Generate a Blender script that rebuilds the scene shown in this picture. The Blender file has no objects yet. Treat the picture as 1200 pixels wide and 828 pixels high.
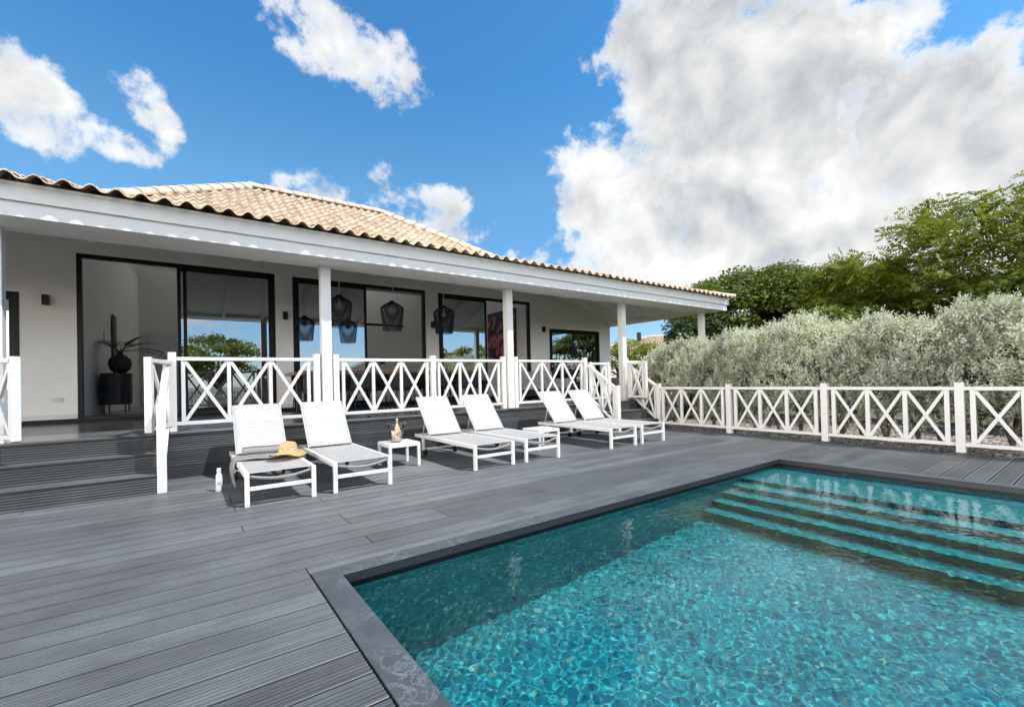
import bpy, math, random
import numpy as np
from mathutils import Vector, Matrix
R = math.radians
S = bpy.context.scene
COL = S.collection
rng = np.random.default_rng(7)
random.seed(7)

# ------------------------------------------------------------------ camera
cam_d = bpy.data.cameras.new('camera')
cam = bpy.data.objects.new('camera', cam_d); COL.objects.link(cam); S.camera = cam
CR = Vector((0.80951, -0.58662, -0.02379)); CD = Vector((-0.01253, 0.02325, -0.99965)); CF = Vector((0.58697, 0.80953, 0.01147))
CF.normalize(); CR = (CR - CF*CR.dot(CF)).normalized(); CD = CF.cross(CR).normalized()
CAMZ = 1.27
cam.matrix_world = Matrix(((CR.x, -CD.x, -CF.x, 0), (CR.y, -CD.y, -CF.y, 0), (CR.z, -CD.z, -CF.z, CAMZ), (0, 0, 0, 1)))
cam_d.sensor_width = 36; cam_d.lens = 527.8/1200*36; cam_d.shift_y = 24.5/1200
cam_d.clip_start = .05; cam_d.clip_end = 3000

# ------------------------------------------------------------------ light, exposure
SUNV = Vector((.145, -.208, .349)).normalized()
SUN_EL = math.asin(SUNV.z); SUN_AZ = math.atan2(SUNV.x, SUNV.y)
sd = bpy.data.lights.new('sun', 'SUN'); sun = bpy.data.objects.new('sun', sd); COL.objects.link(sun)
sd.energy = 2.0; sd.angle = R(.53); sd.color = (1, .955, .89)
sun.rotation_euler = SUNV.to_track_quat('Z', 'Y').to_euler()
sd.cycles.is_caustics_light = True
S.view_settings.view_transform = 'Standard'; S.view_settings.look = 'None'
S.view_settings.exposure = 1.40; S.view_settings.gamma = 1
S.cycles.use_denoising = True
try: S.cycles.denoiser = 'OPENIMAGEDENOISE'; S.cycles.denoising_prefilter = 'ACCURATE'
except Exception: pass
S.cycles.max_bounces = 10; S.cycles.diffuse_bounces = 4; S.cycles.glossy_bounces = 4
S.cycles.transparent_max_bounces = 24; S.cycles.transmission_bounces = 6
S.cycles.sample_clamp_indirect = 6; S.cycles.caustics_reflective = False; S.cycles.caustics_refractive = True
S.cycles.blur_glossy = .5

def pxdir(x, y):
    d = CR*((x-600)/527.8) + CD*((y-438.5)/527.8) + CF
    return d.normalized()

def N(t, kind, **kw):
    n = t.nodes.new(kind)
    for k, v in kw.items():
        if k.startswith('i_'):
            n.inputs[k[2:].replace('_', ' ')].default_value = v
        else: setattr(n, k, v)
    return n
def lk(t, a, b): t.links.new(a, b)
def ramp(t, src, stops, interp='LINEAR'):
    n = t.nodes.new('ShaderNodeValToRGB'); cr = n.color_ramp; cr.interpolation = interp
    while len(cr.elements) < len(stops): cr.elements.new(.5)
    for e, (p, c) in zip(cr.elements, stops):
        e.position = p; e.color = (c, c, c, 1) if isinstance(c, (int, float)) else (*c, 1)
    lk(t, src, n.inputs[0]); return n.outputs[0]
def mth(t, op, a, b=None, c=None, clamp=False):
    n = t.nodes.new('ShaderNodeMath'); n.operation = op; n.use_clamp = clamp
    for i, v in enumerate((a, b, c)):
        if v is None: continue
        if isinstance(v, (int, float)): n.inputs[i].default_value = v
        else: lk(t, v, n.inputs[i])
    return n.outputs[0]
def mixc(t, f, a, b, mode='MIX'):
    n = t.nodes.new('ShaderNodeMix'); n.data_type = 'RGBA'; n.blend_type = mode; n.clamp_factor = True
    for s, v in ((n.inputs[0], f), (n.inputs[6], a), (n.inputs[7], b)):
        if isinstance(v, (int, float)): s.default_value = v
        elif isinstance(v, tuple): s.default_value = (*v, 1)[:4]
        else: lk(t, v, s)
    return n.outputs[2]

# ------------------------------------------------------------------ world: Nishita sky with clouds
W = bpy.data.worlds.new('World'); S.world = W; W.use_nodes = True
t = W.node_tree; t.nodes.clear()
sky = N(t, 'ShaderNodeTexSky', sky_type='NISHITA', sun_disc=False, sun_elevation=SUN_EL, sun_rotation=SUN_AZ, altitude=0, air_density=1.0, dust_density=.35, ozone_density=2.6)
tc = N(t, 'ShaderNodeTexCoord'); D = tc.outputs['Generated']
def noise(t, vec, scale, detail=8, rough=.55, dist=0, off=None):
    if off:
        a = N(t, 'ShaderNodeVectorMath', operation='ADD'); lk(t, vec, a.inputs[0]); a.inputs[1].default_value = off; vec = a.outputs[0]
    n = N(t, 'ShaderNodeTexNoise', i_Scale=scale, i_Detail=detail, i_Roughness=rough, i_Distortion=dist); lk(t, vec, n.inputs['Vector']); return n.outputs['Fac']
BLOBS = [  # pixel centre and half axes seen from the camera, as directions on the sky
 (880,130,210,160),(770,210,135,140),(820,280,160,90),(1000,320,320,80),(700,225,60,70),(1050,170,170,125),(1170,150,120,90),(960,270,230,90),(790,60,110,110),(900,10,95,80),(1180,260,160,150),(720,290,90,50),
 (36,118,66,72),(8,62,30,50),(178,128,40,56),(130,165,60,26),
 (412,52,92,62),(468,100,62,52),(352,10,46,40),(372,222,56,32),(492,252,78,46),(545,276,48,30),(456,208,30,22),(614,303,42,16),(688,314,40,16)]
m = None
for (x, y, a, b) in BLOBS:
    c = pxdir(x, y); u = (pxdir(x+10, y)-pxdir(x-10, y)); v = (pxdir(x, y+10)-pxdir(x, y-10))
    U = u.normalized()*(20/(u.length*a)); V = v.normalized()*(20/(v.length*b))
    U -= c*U.dot(c); V -= c*V.dot(c)
    du = N(t, 'ShaderNodeVectorMath', operation='DOT_PRODUCT'); lk(t, D, du.inputs[0]); du.inputs[1].default_value = U
    dv = N(t, 'ShaderNodeVectorMath', operation='DOT_PRODUCT'); lk(t, D, dv.inputs[0]); dv.inputs[1].default_value = V
    r2 = mth(t, 'MULTIPLY_ADD', du.outputs['Value'], du.outputs['Value'], mth(t, 'MULTIPLY', dv.outputs['Value'], dv.outputs['Value']))
    val = mth(t, 'SUBTRACT', 1.0, r2)
    val = mth(t, 'MINIMUM', mth(t, 'MULTIPLY', val, 1.6 if a*b > 9000 else (1.0 if a*b > 1500 else .8)), 1.5 if a*b > 9000 else (.78 if a*b > 1500 else .5))
    m = val if m is None else mth(t, 'SMOOTH_MAX', m, val, .25)
dz = N(t, 'ShaderNodeSeparateXYZ'); lk(t, D, dz.inputs[0])
# scattered clouds behind the camera and overhead
fd = N(t, 'ShaderNodeVectorMath', operation='DOT_PRODUCT'); lk(t, D, fd.inputs[0]); fd.inputs[1].default_value = CF
back = mth(t, 'SUBTRACT', .28, fd.outputs['Value'], clamp=True)
scat = mth(t, 'MULTIPLY_ADD', noise(t, D, 2.1, 4, .5, 0, (3.1, 1.7, .4)), 6.0, -3.0)
scat = mth(t, 'SUBTRACT', mth(t, 'MULTIPLY', mth(t, 'MULTIPLY', back, 4, clamp=True), mth(t, 'ADD', scat, 2.0)), 2.0)
m = mth(t, 'MAXIMUM', mth(t, 'MAXIMUM', m, -2.0), scat)
f1 = noise(t, D, 6.5, 10, .60, .2); f2 = noise(t, D, 22, 6, .62)
puff = N(t, 'ShaderNodeTexVoronoi', feature='SMOOTH_F1', i_Scale=11, i_Smoothness=.6, i_Randomness=1); 
wv = N(t, 'ShaderNodeVectorMath', operation='ADD'); nzv = N(t, 'ShaderNodeTexNoise', i_Scale=9, i_Detail=6); lk(t, D, nzv.inputs['Vector'])
sc_ = N(t, 'ShaderNodeVectorMath', operation='SCALE'); lk(t, nzv.outputs['Color'], sc_.inputs[0]); sc_.inputs['Scale'].default_value = .12
lk(t, D, wv.inputs[0]); lk(t, sc_.outputs[0], wv.inputs[1]); lk(t, wv.outputs[0], puff.inputs['Vector'])
dens = mth(t, 'ADD', m, mth(t, 'MULTIPLY_ADD', f1, 3.2, -1.68))
dens = mth(t, 'ADD', dens, mth(t, 'MULTIPLY_ADD', f2, 2.0, -1.0))
dens = mth(t, 'SUBTRACT', dens, mth(t, 'MULTIPLY_ADD', puff.outputs['Distance'], .9, -.30))
alpha = ramp(t, dens, [(0, 0), (.14, .16), (.42, .72), (.8, 1)])
# relief: the same noise a step towards the sun
g1 = noise(t, D, 6.5, 10, .60, .2, (.035*SUNV.x, .035*SUNV.y, .045))
s1 = noise(t, D, 6.5, 4, .5, .2); g1 = noise(t, D, 6.5, 4, .5, .2, (.035*SUNV.x, .035*SUNV.y, .045))
rel = mth(t, 'MULTIPLY_ADD', mth(t, 'SUBTRACT', f1, .5), .35, mth(t, 'SUBTRACT', s1, g1))
thick = ramp(t, dens, [(.30, 0), (1.1, .80)])
lowf = ramp(t, noise(t, D, 2.3, 3, .5, .3, (5, 2, 1)), [(.34, .10), (.64, .95)])
shade = mth(t, 'MULTIPLY_ADD', rel, 2.1, 1.0)
shade = mth(t, 'SUBTRACT', shade, mth(t, 'MULTIPLY', thick, mth(t, 'MULTIPLY', lowf, 1.0)), clamp=True)
ccol = mixc(t, shade, (1.20, 1.28, 1.36), (2.62, 2.62, 2.60))
tint = ramp(t, dz.outputs['Z'], [(.05, (.28, .34, .42)), (.2, (.25, .38, .46)), (.38, (.29, .48, .51)), (.55, (.19, .45, .56))])
skyc = mixc(t, 1.0, sky.outputs[0], tint, 'MULTIPLY')
# added porch fill: over-bright unseen cloud low behind and to the left
az = N(t, 'ShaderNodeVectorMath', operation='DOT_PRODUCT'); lk(t, D, az.inputs[0]); az.inputs[1].default_value = Vector((-.92, -.40, 0)).normalized()
fill_bank = mth(t, 'MULTIPLY', ramp(t, az.outputs['Value'], [(.46, 0), (.76, 1)]), ramp(t, mth(t, 'MULTIPLY_ADD', noise(t, D, 4, 6, .6), .5, mth(t, 'SUBTRACT', .55, dz.outputs['Z'])), [(.22, 0), (.40, 1)]))
allc = mixc(t, alpha, skyc, ccol)
allc = mixc(t, fill_bank, allc, (16.5, 15.7, 14.5))
bg = N(t, 'ShaderNodeBackground', i_Strength=.15); lk(t, allc, bg.inputs[0])
wo = N(t, 'ShaderNodeOutputWorld'); lk(t, bg.outputs[0], wo.inputs[0])
W.cycles.sampling_method = 'MANUAL'; W.cycles.sample_map_resolution = 1024

# ------------------------------------------------------------------ materials
def mat(name):
    m = bpy.data.materials.new(name); m.use_nodes = True
    return m, m.node_tree, m.node_tree.nodes['Principled BSDF']
def bump(t, p, h, strength=.3, dist=.01):
    b = N(t, 'ShaderNodeBump', i_Strength=strength, i_Distance=dist); lk(t, h, b.inputs['Height']); lk(t, b.outputs[0], p.inputs['Normal']); return b
def objco(t):
    return N(t, 'ShaderNodeTexCoord').outputs['Object']
def plain(name, c, rough=.5, metal=0, var=.06, scale=12, bmp=0, spec=.5, bscale=90):
    m, t, p = mat(name); o = objco(t)
    n = noise(t, o, scale, 5, .6)
    hi = tuple(min(1, x*(1+var)) for x in c); lo = tuple(x*(1-var*1.6) for x in c)
    lk(t, ramp(t, n, [(.3, lo), (.7, hi)]), p.inputs['Base Color'])
    p.inputs['Roughness'].default_value = rough; p.inputs['Metallic'].default_value = metal; p.inputs['Specular IOR Level'].default_value = spec
    if bmp: bump(t, p, noise(t, o, bscale, 4, .6), bmp, .004)
    return m
M = {}
M['white'] = plain('white_paint', (.67, .655, .635), .45, var=.03, scale=5, bmp=.08)
M['white_metal'] = plain('white_powder_coat', (.68, .675, .66), .38, var=.02, scale=9)
M['plaster'] = plain('plaster', (.84, .795, .75), .85, var=.03, scale=2.2, bmp=.12, bscale=160)
M['plaster_in'] = plain('interior_plaster', (.80, .74, .65), .85, var=.03, scale=1.5)
M['ceiling'] = plain('ceiling_paint', (.88, .855, .82), .6, var=.03, scale=4)
M['black'] = plain('black_aluminium', (.008, .008, .009), .4, var=.2, scale=8, spec=.25)
M['blackwood'] = plain('black_stained_wood', (.016, .014, .013), .6, var=.4, scale=14, bmp=.2, bscale=30)
M['charcoal'] = plain('charcoal_wicker', (.020, .021, .024), .7, var=.4, scale=40, bmp=.3)
M['floor_in'] = plain('interior_floor', (.30, .29, .28), .25, var=.05, scale=2)
M['grey_fabric'] = plain('grey_towel', (.24, .235, .23), .95, var=.10, scale=60, bmp=.6, bscale=320)
M['sofa_fabric'] = plain('sofa_fabric', (.33, .34, .36), .95, var=.06, scale=40, bmp=.3)
M['red_clay'] = plain('clay_pot', (.30, .14, .08), .8, var=.15)
M['stonewall'] = plain('grey_stone_wall', (.20, .20, .21), .9, var=.35, scale=3.5, bmp=.8, bscale=8)
M['bottle_white'] = plain('white_enamel', (.62, .62, .615), .3, var=.01)
M['print_grey'] = plain('grey_print', (.05, .05, .055), .5, var=.05)
M['gold'] = plain('gold_foil', (.75, .55, .25), .35, metal=.6, var=.1)
M['bark'] = plain('bark', (.13, .105, .08), .9, var=.35, scale=6, bmp=.6, bscale=14)
M['bulb'] = plain('bulb_glass', (.80, .80, .78), .15, var=.01)
M['flower'] = plain('flower_petal', (.78, .78, .76), .7, var=.05)

def deck_mat(name, base, groove=.0205, gdepth=.0035, rough=.5, tone=1.0, gstr=.8):
    m, t, p = mat(name)
    uv = N(t, 'ShaderNodeUVMap').outputs[0]
    s = N(t, 'ShaderNodeSeparateXYZ'); lk(t, uv, s.inputs[0])
    at = N(t, 'ShaderNodeAttribute', attribute_name='tone').outputs['Fac']
    # stretched fibre streaks along the board
    mp = N(t, 'ShaderNodeMapping'); mp.inputs['Scale'].default_value = (1.6, 60, 1); lk(t, uv, mp.inputs[0])
    st = noise(t, mp.outputs[0], 1.0, 6, .65)
    mp2 = N(t, 'ShaderNodeMapping'); mp2.inputs['Scale'].default_value = (1.0, 1.6, 1); lk(t, objco(t), mp2.inputs[0])
    bl = noise(t, mp2.outputs[0], 1.3, 6, .62)
    fine = noise(t, objco(t), 130, 3, .7)
    v = mth(t, 'MULTIPLY_ADD', at, .46, .74)
    v = mth(t, 'MULTIPLY', v, mth(t, 'MULTIPLY_ADD', st, .9, .55))
    v = mth(t, 'MULTIPLY', v, mth(t, 'MULTIPLY_ADD', bl, 1.5, .25))
    v = mth(t, 'MULTIPLY', v, mth(t, 'MULTIPLY_ADD', fine, .8, .6))
    vm = N(t, 'ShaderNodeVectorMath', operation='SCALE'); vm.inputs[0].default_value = base; lk(t, v, vm.inputs['Scale'])
    ph = mth(t, 'MULTIPLY', s.outputs['Y'], 2*math.pi/groove)
    sn = mth(t, 'SINE', ph)
    gr = mth(t, 'SMOOTH_MAX', sn, -.35, .5)
    dark = ramp(t, sn, [(0, .55), (.45, 1.0)])
    dustm = ramp(t, mth(t, 'MULTIPLY', bl, noise(t, objco(t), 340, 2, .5)), [(.40, 0), (.50, .5)])
    col = vm.outputs[0]
    col = mixc(t, dustm, col, (.36, .35, .34))
    lk(t, col, p.inputs['Base Color'])
    lk(t, mth(t, 'MULTIPLY_ADD', st, .3, rough-.12), p.inputs['Roughness'])
    p.inputs['Specular IOR Level'].default_value = .55
    h = mth(t, 'MULTIPLY_ADD', fine, .25, gr)
    bump(t, p, h, gstr, gdepth)
    return m
M['deck'] = deck_mat('composite_deck', (.093, .100, .104), rough=.45, gstr=.12)
M['deck_dark'] = deck_mat('composite_riser', (.062, .067, .071), gstr=.12)
M['porch'] = deck_mat('porch_boards', (.15, .15, .15), rough=.2, gdepth=.0006, gstr=.2)

def stone_mat():
    m, t, p = mat('black_coping_stone'); o = objco(t)
    n = noise(t, o, 5, 8, .65, .6); n2 = noise(t, o, 150, 3, .6)
    vein = ramp(t, mth(t, 'ABSOLUTE', mth(t, 'SUBTRACT', noise(t, o, 7.5, 8, .7, 1.2), .5)), [(0, 1), (.022, 0)])
    patch = ramp(t, noise(t, o, 2.2, 3, .5), [(.44, 0), (.60, 1)])
    c = ramp(t, n, [(.3, (.038, .046, .053)), (.7, (.082, .096, .106))])
    c = mixc(t, mth(t, 'MULTIPLY', mth(t, 'MULTIPLY', vein, patch), .55), c, (.42, .43, .44))
    c = mixc(t, .25, c, mixc(t, n2, (.03, .03, .033), (.15, .155, .16)))
    lk(t, c, p.inputs['Base Color']); p.inputs['Roughness'].default_value = .48
    bump(t, p, n2, .25, .002); return m
M['coping'] = stone_mat()
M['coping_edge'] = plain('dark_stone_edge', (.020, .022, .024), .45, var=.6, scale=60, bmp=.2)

def mosaic(name, ca, cb, cc, size=.024):
    m, t, p = mat(name); o = objco(t)
    vo = N(t, 'ShaderNodeTexVoronoi', distance='CHEBYCHEV', i_Scale=1/size, i_Randomness=0.0); lk(t, o, vo.inputs['Vector'])
    sp = N(t, 'ShaderNodeSeparateColor'); lk(t, vo.outputs['Color'], sp.inputs[0])
    c = ramp(t, sp.outputs[0], [(0, ca), (.45, cb), (.8, cb), (1, cc)])
    gl = ramp(t, sp.outputs[1], [(.93, 0), (.97, 1)])
    c = mixc(t, mth(t, 'MULTIPLY', gl, .6), c, (.30, .45, .30))
    big = noise(t, o, 1.3, 4, .6)
    c = mixc(t, 1.0, c, ramp(t, big, [(.3, .82), (.7, 1.1)]), 'MULTIPLY')
    lk(t, c, p.inputs['Base Color']); p.inputs['Roughness'].default_value = .35
    return m
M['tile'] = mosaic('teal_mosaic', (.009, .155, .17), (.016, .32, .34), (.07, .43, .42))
M['tile_wall_shade'] = mosaic('shaded_teal_mosaic', (.006, .095, .11), (.010, .175, .19), (.025, .25, .26))  # teal mosaic darkened: shade on the pool walls put into the colour
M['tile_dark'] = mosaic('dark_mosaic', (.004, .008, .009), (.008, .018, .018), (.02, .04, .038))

def water_mat():
    m = bpy.data.materials.new('pool_water'); m.use_nodes = True; t = m.node_tree; p = t.nodes['Principled BSDF']
    p.inputs['Base Color'].default_value = (.86, .97, 1, 1); p.inputs['Roughness'].default_value = 0; p.inputs['IOR'].default_value = 1.33
    p.inputs['Transmission Weight'].default_value = 1
    nz = noise(t, objco(t), 16, 3, .5); bump(t, p, nz, .12, .01)
    return m
def water_mat2():
    m = bpy.data.materials.new('pool_water'); m.use_nodes = True; t = m.node_tree; t.nodes.clear()
    g = N(t, 'ShaderNodeBsdfGlass', i_Roughness=0.0, i_IOR=1.33); g.inputs['Color'].default_value = (.88, .985, 1, 1)
    o = N(t, 'ShaderNodeOutputMaterial'); lk(t, g.outputs[0], o.inputs[0]); return m
M['water'] = water_mat2()

def glass_mat(name, refl=.22, tint=(.80, .84, .84), blend=.35):
    m = bpy.data.materials.new(name); m.use_nodes = True; t = m.node_tree; t.nodes.clear()
    tr = N(t, 'ShaderNodeBsdfTransparent'); tr.inputs[0].default_value = (*tint, 1)
    gl = N(t, 'ShaderNodeBsdfGlossy', i_Roughness=0.0); gl.inputs[0].default_value = (.93, .97, 1, 1)
    fr = N(t, 'ShaderNodeLayerWeight', i_Blend=blend)
    f = mth(t, 'ADD', mth(t, 'MULTIPLY', fr.outputs['Fresnel'], .9), refl, clamp=True)
    mx = N(t, 'ShaderNodeMixShader'); lk(t, f, mx.inputs[0]); lk(t, tr.outputs[0], mx.inputs[1]); lk(t, gl.outputs[0], mx.inputs[2])
    o = N(t, 'ShaderNodeOutputMaterial'); lk(t, mx.outputs[0], o.inputs[0]); return m
M['pane'] = glass_mat('window_glass', .40, (.45, .48, .48))
M['clear'] = glass_mat('clear_plastic', .02, (.98, .98, .98), .12)
M['rose'] = plain('rose_wine_glass', (.85, .48, .28), .08, var=.15, scale=30)
M['ice'] = plain('pink_ice', (.95, .70, .52), .1, var=.2, scale=55)

def tile_mat():
    m, t, p = mat('clay_roof_tile'); o = objco(t)
    at = N(t, 'ShaderNodeAttribute', attribute_name='tone').outputs['Fac']
    c = ramp(t, at, [(0, (.36, .26, .18)), (.35, (.47, .36, .26)), (.7, (.54, .44, .33)), (1, (.44, .31, .23))])
    n = noise(t, o, 7, 6, .65)
    c = mixc(t, 1.0, c, ramp(t, n, [(.28, (.62, .60, .58)), (.6, (1.05, 1.04, 1.0))]), 'MULTIPLY')
    lk(t, c, p.inputs['Base Color']); p.inputs['Roughness'].default_value = .85
    bump(t, p, noise(t, o, 60, 4, .6), .2, .004); return m
M['rooftile'] = tile_mat()
M['ridge'] = plain('ridge_tile', (.58, .47, .35), .85, var=.12, scale=5, bmp=.15)

def sling_mat():
    m, t, p = mat('white_sling_mesh'); o = objco(t)
    mp = N(t, 'ShaderNodeMapping'); mp.inputs['Scale'].default_value = (1, 1, 1); lk(t, o, mp.inputs[0])
    w = N(t, 'ShaderNodeTexChecker', i_Scale=420); lk(t, o, w.inputs['Vector'])
    n = noise(t, o, 7, 4, .5)
    lk(t, ramp(t, n, [(.3, (.47, .462, .45)), (.7, (.53, .522, .51))]), p.inputs['Base Color'])
    p.inputs['Roughness'].default_value = .7
    bump(t, p, w.outputs['Fac'], .25, .001)
    trn = N(t, 'ShaderNodeBsdfTranslucent'); trn.inputs[0].default_value = (.75, .74, .72, 1)
    mx = N(t, 'ShaderNodeMixShader', i_Fac=.25); lk(t, p.outputs[0], mx.inputs[1]); lk(t, trn.outputs[0], mx.inputs[2])
    lk(t, mx.outputs[0], t.nodes['Material Output'].inputs[0]); return m
M['sling'] = sling_mat()

def straw_mat():
    m, t, p = mat('straw'); o = objco(t)
    w = N(t, 'ShaderNodeTexWave', wave_type='RINGS', rings_direction='Z', i_Scale=55, i_Distortion=2.0); lk(t, o, w.inputs['Vector'])
    c = mixc(t, w.outputs['Fac'], (.38, .22, .09), (.62, .42, .21))
    lk(t, c, p.inputs['Base Color']); p.inputs['Roughness'].default_value = .8; bump(t, p, w.outputs['Fac'], .5, .003); return m
M['straw'] = straw_mat()

def wood_mat():
    m, t, p = mat('brown_wood'); o = objco(t)
    mp = N(t, 'ShaderNodeMapping'); mp.inputs['Scale'].default_value = (1.2, 14, 14); lk(t, o, mp.inputs[0])
    n = noise(t, mp.outputs[0], 2.2, 8, .6, .5)
    lk(t, ramp(t, n, [(.3, (.13, .055, .025)), (.7, (.28, .13, .065))]), p.inputs['Base Color']); p.inputs['Roughness'].default_value = .5; return m
M['wood'] = wood_mat()

def leaf_mat(name, dark, light, trans=.35, rough=.5):
    m, t, p = mat(name)
    at = N(t, 'ShaderNodeAttribute', attribute_name='tone').outputs['Fac']
    n = noise(t, objco(t), 1.1, 4, .6)
    f = mth(t, 'ADD', mth(t, 'MULTIPLY', at, .75), mth(t, 'MULTIPLY_ADD', n, .8, -.27), clamp=True)
    c = ramp(t, f, [(0, dark), (1, light)])
    lk(t, c, p.inputs['Base Color']); p.inputs['Roughness'].default_value = rough; p.inputs['Specular IOR Level'].default_value = .35
    tr = N(t, 'ShaderNodeBsdfTranslucent'); lk(t, mixc(t, 1.0, c, (1.25, 1.3, .6), 'MULTIPLY'), tr.inputs[0])
    mx = N(t, 'ShaderNodeMixShader', i_Fac=trans); lk(t, p.outputs[0], mx.inputs[1]); lk(t, tr.outputs[0], mx.inputs[2])
    lk(t, mx.outputs[0], t.nodes['Material Output'].inputs[0]); return m
M['leaf_feather'] = leaf_mat('feathery_leaf', (.052, .078, .013), (.24, .265, .042), .42)
M['leaf_round'] = leaf_mat('tree_leaf', (.036, .062, .012), (.16, .20, .030), .36)
M['leaf_dark'] = leaf_mat('dark_leaf', (.014, .028, .010), (.05, .08, .02), .25)
M['leaf_silver'] = leaf_mat('silver_leaf', (.24, .255, .21), (.72, .72, .63), .3, .6)
M['leaf_bright'] = leaf_mat('bright_leaf', (.11, .15, .015), (.30, .33, .03), .4)
M['leaf_litter'] = leaf_mat('dry_leaf', (.22, .17, .11), (.62, .56, .46), .1)
M['leaf_palm'] = leaf_mat('dried_palm_leaf', (.010, .010, .009), (.03, .03, .026), .1)

def ground_mat():
    m, t, p = mat('dry_ground'); o = objco(t)
    n = noise(t, o, .35, 8, .65); n2 = noise(t, o, 9, 6, .7)
    c = mixc(t, ramp(t, n, [(.42, 0), (.6, 1)]), (.20, .16, .11), (.10, .125, .045))
    c = mixc(t, .4, c, ramp(t, n2, [(.3, (.05, .06, .03)), (.7, (.25, .22, .16))]))
    lk(t, c, p.inputs['Base Color']); p.inputs['Roughness'].default_value = .95; bump(t, p, n2, .6, .05); return m
M['ground'] = ground_mat()
def gravel_mat():
    m, t, p = mat('pale_gravel'); o = objco(t)
    v = N(t, 'ShaderNodeTexVoronoi', i_Scale=22); lk(t, o, v.inputs['Vector'])
    sp = N(t, 'ShaderNodeSeparateColor'); lk(t, v.outputs['Color'], sp.inputs[0])
    c = ramp(t, sp.outputs[0], [(0, (.10, .075, .055)), (.35, (.30, .23, .18)), (.5, (.62, .54, .47)), (1, (.72, .66, .60))])
    e = ramp(t, v.outputs['Distance'], [(.25, 1), (.7, .3)])
    c = mixc(t, 1.0, c, e, 'MULTIPLY'); lk(t, c, p.inputs['Base Color']); p.inputs['Roughness'].default_value = .9
    bump(t, p, v.outputs['Distance'], .8, .03).invert = True; return m
M['gravel'] = gravel_mat()
def grass_mat():
    m = plain('lawn', (.12, .17, .03), .9, var=.3, scale=30, bmp=.8, bscale=60); return m
M['grass'] = grass_mat()
def art_mat():
    m, t, p = mat('canvas_print'); o = objco(t)
    n = noise(t, o, 2.3, 3, .5, 1.4)
    c = ramp(t, n, [(.47, (.012, .010, .012)), (.53, (.35, .06, .09)), (.62, (.55, .17, .20)), (.72, (.30, .05, .09))])
    lk(t, c, p.inputs['Base Color']); p.inputs['Roughness'].default_value = .5; return m
M['art'] = art_mat()
def curtain_mat():
    m = plain('curtain_fabric', (.55, .50, .40), .9, var=.05, scale=8); return m
M['curtain'] = curtain_mat()
def added_rooflight_mat():
    m = bpy.data.materials.new('added_opal_sheet'); m.use_nodes = True; t = m.node_tree; t.nodes.clear()
    a = N(t, 'ShaderNodeBsdfTranslucent'); a.inputs[0].default_value = (.80, .78, .74, 1)
    o = N(t, 'ShaderNodeOutputMaterial'); lk(t, a.outputs[0], o.inputs[0]); return m
M['added_rooflight'] = added_rooflight_mat()
M['brown_art'] = plain('brown_wall_panel', (.17, .115, .07), .7, var=.3, scale=10)

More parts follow.
